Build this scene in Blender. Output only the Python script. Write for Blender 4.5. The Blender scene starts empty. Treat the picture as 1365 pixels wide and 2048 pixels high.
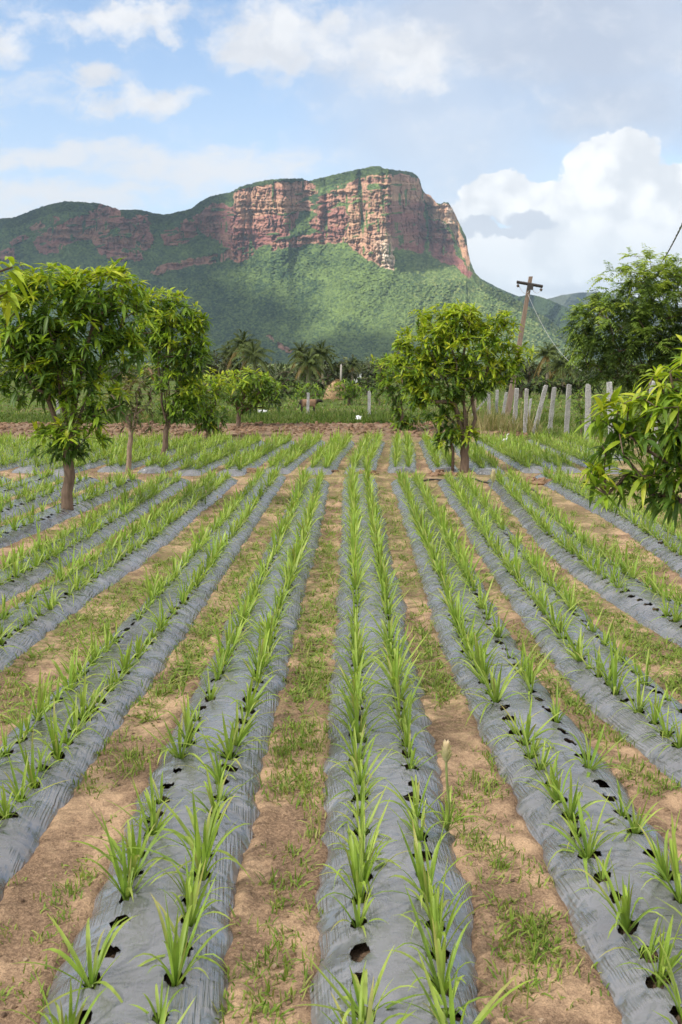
import bpy, math, random
import numpy as np
from mathutils import Vector
random.seed(7)
rng = np.random.default_rng(11)
sc = bpy.context.scene
COL = sc.collection

# ------------------------------------------------------------------ camera model (full-size photo pixels)
H, PITCH, F = 3.2, math.radians(8.5), 2000.0
CP, SP = math.cos(PITCH), math.sin(PITCH)
def ray(px, py):
    x, v = (px - 682.5) / F, (1024 - py) / F
    return np.array([x, CP + v * SP, -SP + v * CP])
def G(px, py, z=0.0):
    d = ray(px, py); t = (z - H) / d[2]
    return np.array([d[0] * t, d[1] * t, z])
def at(px, py, D):
    d = ray(px, py); t = D / d[1]
    return np.array([d[0] * t, D, H + d[2] * t])
def proj(p):
    q = np.asarray(p, float); x, y, z = q[..., 0], q[..., 1], q[..., 2] - H
    dep = y * CP - z * SP; up = y * SP + z * CP
    return 682.5 + F * x / dep, 1024 - F * up / dep, dep

# ------------------------------------------------------------------ noise
def _h(ix, iy, s):
    v = np.sin(ix * 127.1 + iy * 311.7 + s * 74.7) * 43758.5453
    return v - np.floor(v)
def vn(x, y, s=0):
    x = np.asarray(x, float); y = np.asarray(y, float)
    ix, iy = np.floor(x), np.floor(y); fx, fy = x - ix, y - iy
    fx = fx * fx * (3 - 2 * fx); fy = fy * fy * (3 - 2 * fy)
    a, b, c, d = _h(ix, iy, s), _h(ix + 1, iy, s), _h(ix, iy + 1, s), _h(ix + 1, iy + 1, s)
    return (a + (b - a) * fx) * (1 - fy) + (c + (d - c) * fx) * fy
def fbm(x, y, o=4, s=0):
    r, a, t = 0, .5, 0
    for i in range(o):
        r = r + a * vn(x * 2 ** i, y * 2 ** i, s + i * 3.1); t += a; a *= .5
    return r / t
def sstep(a, b, x):
    t = np.clip((np.asarray(x, float) - a) / (b - a), 0, 1); return t * t * (3 - 2 * t)

# ------------------------------------------------------------------ object helpers
def tag(o, label=None, cat=None, group=None, kind=None):
    if label: o['label'] = label
    if cat: o['category'] = cat
    if group: o['group'] = group
    if kind: o['kind'] = kind
    return o
def empty(name, loc, label, cat, group=None):
    o = bpy.data.objects.new(name, None); COL.objects.link(o); o.location = loc
    return tag(o, label, cat, group)
class MB:
    """collects quads/tris with colours, links them as one mesh object"""
    def __init__(s): s.v, s.q, s.t, s.c, s.uv, s.n = [], [], [], [], [], 0
    def add(s, v, q=None, t=None, c=(1, 1, 1), uv=None):
        v = np.asarray(v, float).reshape(-1, 3)
        if q is not None and len(q): s.q.append(np.asarray(q, int).reshape(-1, 4) + s.n)
        if t is not None and len(t): s.t.append(np.asarray(t, int).reshape(-1, 3) + s.n)
        c = np.asarray(c, float)
        s.c.append(np.broadcast_to(c, (len(v), 3)) if c.ndim == 1 else c)
        if uv is not None: s.uv.append(np.asarray(uv, float))
        s.v.append(v); s.n += len(v)
    def mesh(s, name, m, smooth=True, origin=(0, 0, 0)):
        v = np.concatenate(s.v) - np.asarray(origin, float)
        q = np.concatenate(s.q) if s.q else np.zeros((0, 4), int)
        t = np.concatenate(s.t) if s.t else np.zeros((0, 3), int)
        me = bpy.data.meshes.new(name)
        me.vertices.add(len(v)); me.vertices.foreach_set('co', v.ravel())
        loops = np.concatenate([q.ravel(), t.ravel()]).astype(np.int32)
        me.loops.add(len(loops)); me.loops.foreach_set('vertex_index', loops)
        st = np.concatenate([np.arange(len(q)) * 4, len(q) * 4 + np.arange(len(t)) * 3]).astype(np.int32)
        me.polygons.add(len(st)); me.polygons.foreach_set('loop_start', st)
        me.polygons.foreach_set('use_smooth', np.full(len(st), smooth))
        me.update(calc_edges=True)
        a = me.color_attributes.new('Col', 'FLOAT_COLOR', 'POINT')
        cc = np.ones((len(v), 4)); cc[:, :3] = np.concatenate(s.c)
        a.data.foreach_set('color', cc.ravel())
        if s.uv:
            u = me.uv_layers.new(name='UVMap'); uv = np.concatenate(s.uv)
            u.data.foreach_set('uv', uv[loops].ravel())
        me.materials.append(m); return me
    def build(s, name, m, parent=None, smooth=True, origin=(0, 0, 0), worldcoords=True):
        me = s.mesh(name, m, smooth, origin)
        o = bpy.data.objects.new(name, me); COL.objects.link(o)
        if parent is not None:
            o.parent = parent
            if worldcoords and tuple(origin) == (0, 0, 0):
                o.location = -Vector(parent.location)
        else: o.location = origin
        return o
    # shapes
    def tube(s, pts, rad, n=8, c=(1, 1, 1), cap=True):
        pts = np.asarray(pts, float); k = len(pts); rad = np.broadcast_to(np.asarray(rad, float), (k,))
        tan = np.gradient(pts, axis=0); tan /= np.linalg.norm(tan, axis=1)[:, None] + 1e-9
        ref = np.array([1, 0, 0.]) if abs(tan[0][0]) < .8 else np.array([0, 1., 0])
        a = np.arange(n) * 2 * np.pi / n; V = []
        for i in range(k):
            s1 = np.cross(tan[i], ref); s1 /= np.linalg.norm(s1) + 1e-9; s2 = np.cross(tan[i], s1)
            V.append(pts[i] + rad[i] * (np.cos(a)[:, None] * s1 + np.sin(a)[:, None] * s2))
        V = np.concatenate(V); q = []
        for i in range(k - 1):
            for j in range(n):
                q.append((i * n + j, i * n + (j + 1) % n, (i + 1) * n + (j + 1) % n, (i + 1) * n + j))
        t = []
        if cap:
            V = np.vstack([V, pts[0], pts[-1]]); m = k * n
            for j in range(n):
                t.append((m, (j + 1) % n, j)); t.append((m + 1, (k - 1) * n + j, (k - 1) * n + (j + 1) % n))
        s.add(V, q, t, c)
    def segs(s, A, B, ra, rb, n=5, c=(1, 1, 1)):
        """many independent tapered sticks"""
        A, B = np.asarray(A), np.asarray(B); d = B - A; d /= np.linalg.norm(d, axis=1)[:, None] + 1e-9
        ref = np.where(np.abs(d[:, 2:3]) < .9, np.array([[0, 0, 1.]]), np.array([[1., 0, 0]]))
        s1 = np.cross(d, ref); s1 /= np.linalg.norm(s1, axis=1)[:, None]; s2 = np.cross(d, s1)
        a = np.arange(n) * 2 * np.pi / n
        ring = np.cos(a)[None, :, None] * s1[:, None] + np.sin(a)[None, :, None] * s2[:, None]
        V = np.concatenate([A[:, None] + ring * np.asarray(ra)[:, None, None], B[:, None] + ring * np.asarray(rb)[:, None, None]], 1)
        j = np.arange(n); q = np.stack([j, (j + 1) % n, n + (j + 1) % n, n + j], 1)
        Q = q[None] + (np.arange(len(A)) * 2 * n)[:, None, None]
        s.add(V.reshape(-1, 3), Q.reshape(-1, 4), None, c)
    def box(s, cx, cy, cz, sx, sy, sz, c=(1, 1, 1), R=None):
        v = np.array([[x, y, z] for x in (-.5, .5) for y in (-.5, .5) for z in (-.5, .5)]) * (sx, sy, sz)
        if R is not None: v = v @ np.asarray(R).T
        s.add(v + (cx, cy, cz), [(0, 1, 3, 2), (4, 6, 7, 5), (0, 4, 5, 1), (2, 3, 7, 6), (0, 2, 6, 4), (1, 5, 7, 3)], None, c)
    def blobs(s, C, R, c, seed=0, squash=.7):
        """rough little stones: distorted octa-spheres"""
        base = []; n1, n2 = 5, 3
        for i in range(n2):
            th = math.pi * (i + 1) / (n2 + 1)
            for j in range(n1):
                ph = 2 * math.pi * (j + .5 * (i % 2)) / n1
                base.append((math.sin(th) * math.cos(ph), math.sin(th) * math.sin(ph), math.cos(th)))
        base += [(0, 0, 1), (0, 0, -1)]; base = np.array(base); nb = len(base)
        q = []; t = []
        for i in range(n2 - 1):
            for j in range(n1): q.append((i * n1 + j, (i + 1) * n1 + j, (i + 1) * n1 + (j + 1) % n1, i * n1 + (j + 1) % n1))
        for j in range(n1):
            t.append((nb - 2, j, (j + 1) % n1)); t.append((nb - 1, (n2 - 1) * n1 + (j + 1) % n1, (n2 - 1) * n1 + j))
        N = len(C); r = np.random.default_rng(seed)
        V = base[None] * (1 + r.uniform(-.35, .35, (N, nb, 1))) * np.asarray(R)[:, None, None] * np.stack([r.uniform(.7, 1.3, N), r.uniform(.7, 1.3, N), r.uniform(.5, 1, N) * squash * 1.3], 1)[:, None]
        V = V + np.asarray(C)[:, None]
        off = (np.arange(N) * nb)[:, None, None]
        cc = np.repeat(np.asarray(c), nb, 0) if np.ndim(c) > 1 else c
        s.add(V.reshape(-1, 3), (np.array(q)[None] + off).reshape(-1, 4), (np.array(t)[None] + off).reshape(-1, 3), cc)
    def leaves(s, base, d, L, W, droop, col, S=3, across=2, prof='leaf', fold=.25, roll=None, tipcol=None):
        """N curved strips; base,d (N,3); L,W,droop (N,)"""
        N = len(base)
        if N == 0: return
        d = d / (np.linalg.norm(d, axis=1)[:, None] + 1e-9)
        t = np.linspace(0, 1, S + 1)
        if prof == 'leaf': w = np.sin(np.pi * np.clip(t, .015, .985) ** .8) ** .85
        elif prof == 'blade': w = np.minimum(1, .55 + 1.6 * t) * (1 - t ** 2.6) + .02
        else: w = np.ones_like(t)
        c = base[:, None] + L[:, None, None] * (d[:, None] * t[None, :, None])
        c = c + np.array([0, 0, -1.]) * (droop * L)[:, None, None] * (t ** 2.2)[None, :, None]
        side = np.cross(d, np.array([0, 0, 1.])); ln = np.linalg.norm(side, axis=1)[:, None]
        side = np.where(ln < .05, np.array([[1., 0, 0]]), side / np.maximum(ln, 1e-6))
        up = np.cross(side, d)
        if roll is not None:
            side, up = side * np.cos(roll)[:, None] + up * np.sin(roll)[:, None], up * np.cos(roll)[:, None] - side * np.sin(roll)[:, None]
        a = np.array([-1, 1.]) if across == 2 else np.array([-1, 0, 1.])
        hw = (W[:, None] * .5) * w[None]
        V = c[:, :, None] + side[:, None, None] * (hw[:, :, None] * a)[..., None]
        if across == 3: V = V + up[:, None, None] * (hw[:, :, None] * fold * np.abs(a))[..., None]
        na = len(a); q = []
        for j in range(S):
            for k in range(na - 1):
                q.append((j * na + k, j * na + k + 1, (j + 1) * na + k + 1, (j + 1) * na + k))
        Q = np.array(q)[None] + (np.arange(N) * (S + 1) * na)[:, None, None]
        cc = np.repeat(col[:, None], (S + 1) * na, 1)
        if tipcol is not None:
            f = np.repeat(t, na)[None, :, None]; cc = cc * (1 - f) + tipcol[:, None] * f
        s.add(V.reshape(-1, 3), Q.reshape(-1, 4), None, cc.reshape(-1, 3))

# ------------------------------------------------------------------ materials
def newmat(name):
    m = bpy.data.materials.new(name); m.use_nodes = True
    nt = m.node_tree; nt.nodes.clear(); return m, nt
class NT:
    def __init__(s, nt): s.t = nt
    def n(s, typ, **kw):
        o = s.t.nodes.new(typ)
        for k, v in kw.items():
            if k.startswith('i_'): o.inputs[k[2:].replace('_', ' ')].default_value = v
            else: setattr(o, k, v)
        return o
    def l(s, a, b): s.t.links.new(a, b)
    def math(s, op, a, b=None, c=None, clamp=False):
        o = s.n('ShaderNodeMath', operation=op, use_clamp=clamp)
        for i, x in enumerate((a, b, c)):
            if x is None: continue
            if isinstance(x, (int, float)): o.inputs[i].default_value = x
            else: s.l(x, o.inputs[i])
        return o.outputs[0]
    def vmath(s, op, a, b=None):
        o = s.n('ShaderNodeVectorMath', operation=op)
        for i, x in enumerate((a, b)):
            if x is None: continue
            if isinstance(x, (tuple, list)): o.inputs[i].default_value = x
            else: s.l(x, o.inputs[i])
        return o.outputs['Value'] if op in ('DOT_PRODUCT', 'LENGTH') else o.outputs[0]
    def noise(s, vec, scale, detail=4, rough=.55, dist=0):
        o = s.n('ShaderNodeTexNoise'); o.inputs['Scale'].default_value = scale; o.inputs['Detail'].default_value = detail
        o.inputs['Roughness'].default_value = rough; o.inputs['Distortion'].default_value = dist
        if vec is not None: s.l(vec, o.inputs['Vector'])
        return o.outputs['Fac']
    def ramp(s, fac, stops):
        o = s.n('ShaderNodeValToRGB'); e = o.color_ramp.elements
        while len(e) < len(stops): e.new(.5)
        for i, (p, c) in enumerate(stops):
            e[i].position = p; e[i].color = (c, c, c, 1) if isinstance(c, (int, float)) else (*c, 1)
        s.l(fac, o.inputs['Fac']); return o.outputs['Color']
    def mix(s, fac, a, b, blend='MIX'):
        o = s.n('ShaderNodeMix', data_type='RGBA', blend_type=blend)
        for k, x in ((0, fac), (6, a), (7, b)):
            if isinstance(x, (int, float)): o.inputs[k].default_value = x
            elif isinstance(x, tuple): o.inputs[k].default_value = (*x, 1)
            else: s.l(x, o.inputs[k])
        return o.outputs[2]
    def maprange(s, x, a, b, c=0, d=1, smooth=True):
        o = s.n('ShaderNodeMapRange', interpolation_type='SMOOTHSTEP' if smooth else 'LINEAR')
        s.l(x, o.inputs[0])
        for i, v in zip((1, 2, 3, 4), (a, b, c, d)): o.inputs[i].default_value = v
        return o.outputs[0]
    def bump(s, h, strength=.5, dist=.02, normal=None):
        o = s.n('ShaderNodeBump'); o.inputs['Strength'].default_value = strength; o.inputs['Distance'].default_value = dist
        s.l(h, o.inputs['Height'])
        if normal is not None: s.l(normal, o.inputs['Normal'])
        return o.outputs[0]
    def out(s, surf):
        o = s.n('ShaderNodeOutputMaterial'); s.l(surf, o.inputs['Surface'])
    def principled(s, col, rough=.8, spec=.3, normal=None):
        p = s.n('ShaderNodeBsdfPrincipled')
        if isinstance(col, tuple): p.inputs['Base Color'].default_value = (*col, 1)
        else: s.l(col, p.inputs['Base Color'])
        if isinstance(rough, (int, float)): p.inputs['Roughness'].default_value = rough
        else: s.l(rough, p.inputs['Roughness'])
        p.inputs['Specular IOR Level'].default_value = spec
        if normal is not None: s.l(normal, p.inputs['Normal'])
        return p.outputs[0]
    def vcol(s): return s.n('ShaderNodeVertexColor', layer_name='Col').outputs['Color']
    def obj(s): return s.n('ShaderNodeTexCoord').outputs['Object']
    def pos(s): return s.n('ShaderNodeNewGeometry').outputs['Position']

def mat_leaf(name, rough=.45, spec=.35, trans=.35, tcol=(1.1, 1.15, .6)):
    m, nt = newmat(name); N = NT(nt); c = N.vcol()
    c = N.mix(1, c, N.ramp(N.noise(N.pos(), 9, 2), [(.3, .78), (.7, 1.2)]), 'MULTIPLY')
    p = N.principled(c, rough, spec)
    t = N.n('ShaderNodeBsdfTranslucent'); N.l(N.mix(1, c, tcol, 'MULTIPLY'), t.inputs['Color'])
    mx = N.n('ShaderNodeMixShader'); mx.inputs[0].default_value = trans
    N.l(p, mx.inputs[1]); N.l(t.outputs[0], mx.inputs[2]); N.out(mx.outputs[0]); return m
def mat_v(name, rough=.85, spec=.2, nscale=30, namp=.25, bump=.4, bdist=.02, stretch=(1, 1, 1)):
    m, nt = newmat(name); N = NT(nt); c = N.vcol(); co = N.vmath('MULTIPLY', N.obj(), stretch)
    f = N.noise(co, nscale, 5, .6)
    c = N.mix(1, c, N.ramp(f, [(.3, 1 - namp), (.7, 1 + namp)]), 'MULTIPLY')
    N.out(N.principled(c, rough, spec, N.bump(f, bump, bdist))); return m

M_MANGO = mat_leaf('mango_leaf', .45, .35, .4)
M_NEEM = mat_leaf('neem_leaf', .5, .3, .35)
M_FAR = mat_leaf('far_leaf', .6, .2, .2)
M_STRAP = mat_leaf('strap_leaf', .45, .35, .35, (1.05, 1.1, .55))
M_GRASS = mat_leaf('grass_blade', .6, .2, .3)
M_BARK = mat_v('bark', .9, .15, 14, .35, .8, .03, (1, 1, .35))
M_STONE = mat_v('rough_stone', .9, .2, 18, .4, .9, .04)
M_WOOD = mat_v('weathered_wood', .85, .2, 10, .3, .5, .02, (3, 3, .3))
M_PAINT = mat_v('plain_surface', .7, .3, 12, .12, .2, .01)
M_METAL = mat_v('dark_iron', .6, .4, 12, .25, .2, .01)
M_HOSE = mat_v('black_hose', .5, .4, 30, .3, .1, .005)
M_HIDE = mat_v('animal_hide', .8, .2, 9, .25, .2, .01)
M_STRAW = mat_v('straw', .95, .1, 10, .35, 1, .06, (1, 1, .5))
M_CLOD = mat_v('soil_clod', .95, .1, 35, .3, .8, .02)

def mat_plastic():
    m, nt = newmat('grey_mulch_film'); N = NT(nt)
    uv = N.n('ShaderNodeTexCoord').outputs['UV']
    sep = N.n('ShaderNodeSeparateXYZ'); N.l(uv, sep.inputs[0])
    u, v = sep.outputs[0], sep.outputs[1]
    pos = N.pos()
    # fine tension lines, in patches, running with the bed
    cmb = N.n('ShaderNodeCombineXYZ')
    N.l(N.math('ADD', N.math('MULTIPLY', u, 75), N.math('MULTIPLY', v, 6)), cmb.inputs[0])
    N.l(N.math('MULTIPLY', v, 2.4), cmb.inputs[1])
    f1 = N.noise(cmb.outputs[0], 1, 1, .4, .15)
    patch = N.maprange(N.noise(pos, 4.5, 2), .38, .56)
    lines = N.math('MULTIPLY', N.math('MULTIPLY', f1, patch), N.maprange(N.math('ABSOLUTE', u), .10, .24, .12, 1))
    f2 = N.noise(pos, 6, 3, .5, .8)
    f3 = N.noise(pos, 28, 3, .6)
    b = N.bump(f2, .24, .05)
    b = N.bump(lines, .8, .020, b)
    base = N.ramp(N.noise(pos, 2.3, 4), [(.25, (.225, .222, .232)), (.75, (.35, .345, .355))])
    au = N.math('ABSOLUTE', u)
    dirt = N.math('ADD', N.maprange(au, .30, .52, 0, .55), N.math('SUBTRACT', N.noise(pos, 9, 5, .7), .62))
    dirt = N.maprange(dirt, .1, .6, 0, .55)
    base = N.mix(dirt, base, (.27, .20, .145))
    rough = N.maprange(N.noise(pos, 7, 3), .3, .7, .19, .32)
    p = N.principled(base, rough, .6, b); met = N.math('SUBTRACT', .60, N.math('MULTIPLY', dirt, .9), clamp=True)
    N.l(met, p.node.inputs['Metallic']); N.out(p); return m
M_PLASTIC = mat_plastic()

def mat_soil(name, dry, damp, weedy, bias=0.0):
    m, nt = newmat(name); N = NT(nt); pos = N.pos()
    big = N.noise(pos, .9, 5, .6, .4); mid = N.noise(pos, 5, 5, .65); fine = N.noise(pos, 45, 4, .7)
    w = N.maprange(N.math('ADD', big, N.math('MULTIPLY', mid, .45)), .60 - bias, .80 - bias)
    c = N.mix(w, damp, dry)
    c = N.mix(N.maprange(fine, .35, .75, 0, .45), c, tuple(min(1, x * 1.35) for x in dry))
    c = N.mix(1, c, N.ramp(N.noise(pos, 120, 2), [(.25, .7), (.75, 1.25)]), 'MULTIPLY')
    vc = N.vcol(); sx = N.n('ShaderNodeSeparateColor'); N.l(vc, sx.inputs[0])
    c = N.mix(sx.outputs[0], c, (.045, .032, .024))          # soil colour darkened under the film
    g = N.math('MULTIPLY', sx.outputs[1], N.maprange(N.noise(pos, 14, 4, .7), .42, .62))
    c = N.mix(g, c, weedy)
    b = N.bump(mid, .9, .07); b = N.bump(fine, .9, .022, b)
    N.out(N.principled(c, .95, .15, b)); return m
M_SOIL = mat_soil('sandy_field_soil', (.54, .36, .225), (.20, .128, .082), (.18, .21, .055), -.05)
M_PLOUGH = mat_soil('ploughed_soil', (.30, .205, .135), (.17, .112, .075), (.10, .12, .03))

def mat_plain():
    m, nt = newmat('grassy_plain'); N = NT(nt); pos = N.pos()
    st = N.vmath('MULTIPLY', pos, (.25, 1, 1))
    a = N.noise(st, .16, 4, .6); b = N.noise(pos, .9, 5, .7); f = N.noise(pos, 7, 4, .7)
    c = N.ramp(N.math('ADD', N.math('MULTIPLY', a, .7), N.math('MULTIPLY', b, .3)),
               [(.34, (.17, .105, .062)), (.43, (.10, .11, .03)), (.55, (.10, .15, .03)), (.7, (.14, .16, .045))])
    c = N.mix(1, c, N.ramp(f, [(.3, .65), (.7, 1.3)]), 'MULTIPLY')
    N.out(N.principled(c, .95, .1, N.bump(f, .8, .1))); return m
M_PLAIN = mat_plain()

def mat_mountain():
    m, nt = newmat('mountain_rock_and_scrub'); N = NT(nt); pos = N.pos()
    c = N.vcol()
    f = N.noise(pos, .045, 4, .7); g = N.noise(pos, .22, 3, .7)
    c = N.mix(1, c, N.ramp(f, [(.3, .72), (.7, 1.28)]), 'MULTIPLY')
    c = N.mix(1, c, N.ramp(g, [(.3, .75), (.7, 1.25)]), 'MULTIPLY')
    N.out(N.principled(c, .95, .08, N.bump(N.noise(pos, .10, 5, .7), 1.0, 9, N.bump(g, .8, 4)))); return m
M_MOUNT = mat_mountain()

# ------------------------------------------------------------------ sun, sky, camera
SUN = Vector((-.60, -.36, .72)).normalized()
def lighting():
    w = bpy.data.worlds.new('World'); sc.world = w; w.use_nodes = True
    nt = w.node_tree; nt.nodes.clear(); N = NT(nt)
    sky = N.n('ShaderNodeTexSky', sky_type='NISHITA', sun_disc=False)
    sky.sun_elevation = math.asin(SUN.z); sky.sun_rotation = math.atan2(SUN.x, SUN.y)
    sky.air_density = 1.0; sky.dust_density = .6; sky.ozone_density = 1.5
    d = N.n('ShaderNodeTexCoord').outputs['Generated']
    sp = N.n('ShaderNodeSeparateXYZ'); N.l(d, sp.inputs[0]); x, y, z = sp.outputs
    yy = N.math('MAXIMUM', y, .05)
    front = N.maprange(y, .15, .4)
    U = N.math('DIVIDE', x, yy); V = N.math('DIVIDE', z, yy)
    cm = N.n('ShaderNodeCombineXYZ'); N.l(U, cm.inputs[0]); N.l(V, cm.inputs[1]); uv = cm.outputs[0]
    # billow warp
    def warp(scale, amp, sx=1, sy=1, off=0):
        vv = N.vmath('ADD', N.vmath('MULTIPLY', uv, (sx, sy, 1)), (off, off * .37, 0))
        nn = N.n('ShaderNodeTexNoise'); nn.inputs['Scale'].default_value = scale; nn.inputs['Detail'].default_value = 5; nn.inputs['Roughness'].default_value = .58
        N.l(vv, nn.inputs['Vector'])
        o = N.vmath('MULTIPLY', N.vmath('SUBTRACT', nn.outputs['Color'], (.5, .5, .5)), (amp, amp, 0))
        return N.vmath('ADD', uv, o)
    def blobset(vec, blobs):
        acc = None
        for (px, py, rx, ry, a) in blobs:
            r = ray(px, py); u0, v0 = r[0] / r[1], r[2] / r[1]
            q = N.vmath('MULTIPLY', N.vmath('SUBTRACT', vec, (u0, v0, 0)), (F / rx, F / ry, 0))
            g = N.math('MULTIPLY', N.math('SUBTRACT', 1, N.vmath('DOT_PRODUCT', q, q)), a)
            acc = g if acc is None else N.math('SMOOTH_MAX', acc, g, .25)
        return acc
    w1 = warp(26, .045); w2 = warp(9, .07, 1, 2.2, 3.1); w3 = warp(34, .030, 1, 1, 7.7); w4 = warp(70, .010, 1, 1, 1.7)
    cum = blobset(w3, [(1240, 335, 105, 75, 1.1), (1250, 280, 52, 36, 1), (1330, 400, 110, 80, 1.1), (1000, 400, 85, 55, 1.1), (1095, 420, 95, 55, 1.1),
                       (940, 450, 60, 60, .9), (1180, 420, 120, 75, 1.2), (1150, 560, 330, 120, 1.0), (1290, 500, 190, 120, 1)])
    puff = blobset(w1, [(560, 85, 165, 78, 1.35), (650, 105, 110, 50, .9), (505, 40, 90, 38, .7), (10, 95, 62, 50, 1.1), (240, 45, 125, 40, 1.0), (312, 20, 60, 34, 1.0),
                        (200, 150, 44, 32, 1.0), (322, 203, 95, 34, 1.2), (240, 213, 90, 24, .9), (335, 64, 30, 20, .7), (800, 110, 150, 85, 1.0), (100, 60, 90, 30, .35)])
    strat = blobset(w2, [(120, 305, 230, 34, .75), (400, 335, 250, 50, .85), (110, 400, 240, 42, .8), (470, 295, 70, 16, .5), (560, 330, 110, 34, .5), (60, 190, 190, 40, .25)])
    veil = blobset(w2, [(1150, 60, 560, 150, 1.0), (900, 260, 330, 260, .62), (760, 110, 240, 110, .7), (1250, 200, 300, 130, .8), (1150, 640, 500, 120, .6)])
    # clouds over the rest of the dome
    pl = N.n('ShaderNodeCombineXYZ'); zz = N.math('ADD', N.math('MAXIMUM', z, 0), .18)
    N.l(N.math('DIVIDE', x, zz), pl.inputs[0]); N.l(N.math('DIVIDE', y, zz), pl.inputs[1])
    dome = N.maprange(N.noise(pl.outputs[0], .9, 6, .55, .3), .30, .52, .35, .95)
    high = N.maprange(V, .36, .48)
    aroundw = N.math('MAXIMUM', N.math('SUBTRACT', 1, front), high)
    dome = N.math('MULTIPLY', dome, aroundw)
    det = N.noise(uv, 60, 4, .6)
    fb = N.noise(N.vmath('MULTIPLY', w1, (1, 1.5, 1)), 13, 7, .62)
    fb2 = N.noise(N.vmath('MULTIPLY', uv, (1, 1.8, 1)), 30, 6, .6, .6)
    def vor(vec, scale):
        o = N.n('ShaderNodeTexVoronoi', feature='SMOOTH_F1'); o.inputs['Scale'].default_value = scale; o.inputs['Smoothness'].default_value = .35
        N.l(vec, o.inputs['Vector']); return o.outputs['Distance']
    bil = N.math('ADD', N.math('MULTIPLY', N.math('SUBTRACT', .42, vor(w4, 27)), .9), N.math('MULTIPLY', N.math('SUBTRACT', .42, vor(w4, 62)), .45))
    a_veil = N.math('MULTIPLY', N.maprange(veil, -.05, .9, 0, .86), front)
    a_str = N.math('MULTIPLY', N.maprange(N.math('ADD', strat, N.math('MULTIPLY', N.math('SUBTRACT', fb2, .5), 1.6)), -.15, .85, 0, .88), front)
    a_puf = N.math('MULTIPLY', N.maprange(N.math('ADD', puff, N.math('ADD', N.math('MULTIPLY', N.math('SUBTRACT', fb, .5), 3.0), N.math('MULTIPLY', N.math('SUBTRACT', fb2, .5), 1.6))), -.30, 1.25, 0, .97), front)
    a_cum = N.math('MULTIPLY', N.maprange(N.math('ADD', cum, N.math('ADD', bil, N.math('MULTIPLY', N.math('SUBTRACT', det, .5), .25))), -.16, .06, 0, .98), front)
    back = N.n('ShaderNodeBackground'); back.inputs['Strength'].default_value = SKY_STRENGTH
    K = 1.0 / SKY_STRENGTH
    def sc_(c, k=1.0): return tuple(v * K * k for v in c)
    col = N.mix(1, sky.outputs[0], (SKY_TINT[0], SKY_TINT[1], SKY_TINT[2]), 'MULTIPLY')
    col = N.mix(N.math('MULTIPLY', front, N.maprange(V, .10, .36, .50, .10)), col, sc_((.80, .85, .93), CLOUD))
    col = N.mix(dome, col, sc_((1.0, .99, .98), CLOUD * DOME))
    col = N.mix(a_veil, col, N.mix(N.maprange(N.noise(w2, 5, 4), .35, .65), sc_((.52, .565, .665), CLOUD), sc_((.66, .70, .78), CLOUD)))
    wisp = N.math('MULTIPLY', N.math('MULTIPLY', N.maprange(fb, .46, .72), N.maprange(fb2, .35, .65, .3, 1)), front)
    col = N.mix(N.math('MULTIPLY', wisp, .5), col, sc_((.80, .82, .86), CLOUD))
    col = N.mix(a_str, col, sc_((.80, .81, .84), CLOUD))
    col = N.mix(a_puf, col, N.mix(N.maprange(N.noise(w1, 16, 4), .35, .62), sc_((.70, .72, .77), CLOUD), sc_((.86, .865, .885), CLOUD)))
    shade = blobset(w3, [(1060, 445, 58, 26, 1.0), (955, 455, 60, 20, .8), (1010, 468, 60, 12, .8), (1150, 580, 200, 26, .35)])
    cumc = N.mix(N.maprange(N.math('ADD', N.math('MULTIPLY', N.noise(w3, 14, 4, .5), 1.0), N.math('MULTIPLY', bil, .35)), .28, .56), sc_((.74, .765, .81), CLOUD), sc_((1.0, 1.0, 1.0), CLOUD))
    low = N.maprange(V, .10, .155, 1, 0)
    cumc = N.mix(N.math('MULTIPLY', low, .6), cumc, sc_((.77, .80, .85), CLOUD))
    cumc = N.mix(N.maprange(shade, -.05, .5, 0, .85), cumc, sc_((.585, .63, .72), CLOUD))
    col = N.mix(a_cum, col, cumc)
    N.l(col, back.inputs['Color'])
    o = N.n('ShaderNodeOutputWorld'); N.l(back.outputs[0], o.inputs['Surface'])
    sun = bpy.data.lights.new('sun', 'SUN'); sun.energy = SUN_E; sun.angle = math.radians(6); sun.color = (1, .95, .87)
    w.cycles.sampling_method = 'MANUAL'; w.cycles.sample_map_resolution = 512
    so = bpy.data.objects.new('sun', sun); COL.objects.link(so); so.rotation_euler = SUN.to_track_quat('Z', 'Y').to_euler()
    cam = bpy.data.cameras.new('camera'); cam.sensor_fit = 'VERTICAL'; cam.sensor_height = 36; cam.lens = F / 2048 * 36
    cam.clip_end = 40000; cam.clip_start = .1
    co = bpy.data.objects.new('camera', cam); COL.objects.link(co); co.location = (0, 0, H)
    co.rotation_euler = (math.pi / 2 - PITCH, 0, 0); sc.camera = co
    cam.dof.use_dof = True; cam.dof.focus_distance = 11; cam.dof.aperture_fstop = 5.6
    vs = sc.view_settings; vs.view_transform = 'Standard'; vs.look = 'None'; vs.exposure = EXPOSURE; vs.gamma = 1; vs.use_curve_mapping = False
    sc.render.engine = 'CYCLES'; c = sc.cycles
    c.use_denoising = True; c.denoiser = 'OPENIMAGEDENOISE'; c.max_bounces = 5; c.diffuse_bounces = 3; c.glossy_bounces = 2; c.volume_bounces = 0; c.transmission_bounces = 4
    c.use_adaptive_sampling = True; c.adaptive_threshold = .02; c.use_fast_gi = False
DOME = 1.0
SKY_STRENGTH, SKY_TINT, CLOUD, SUN_E, EXPOSURE = .115, (.92, 1, 1.06), .66, 5.0, 0.76
lighting()

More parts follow.
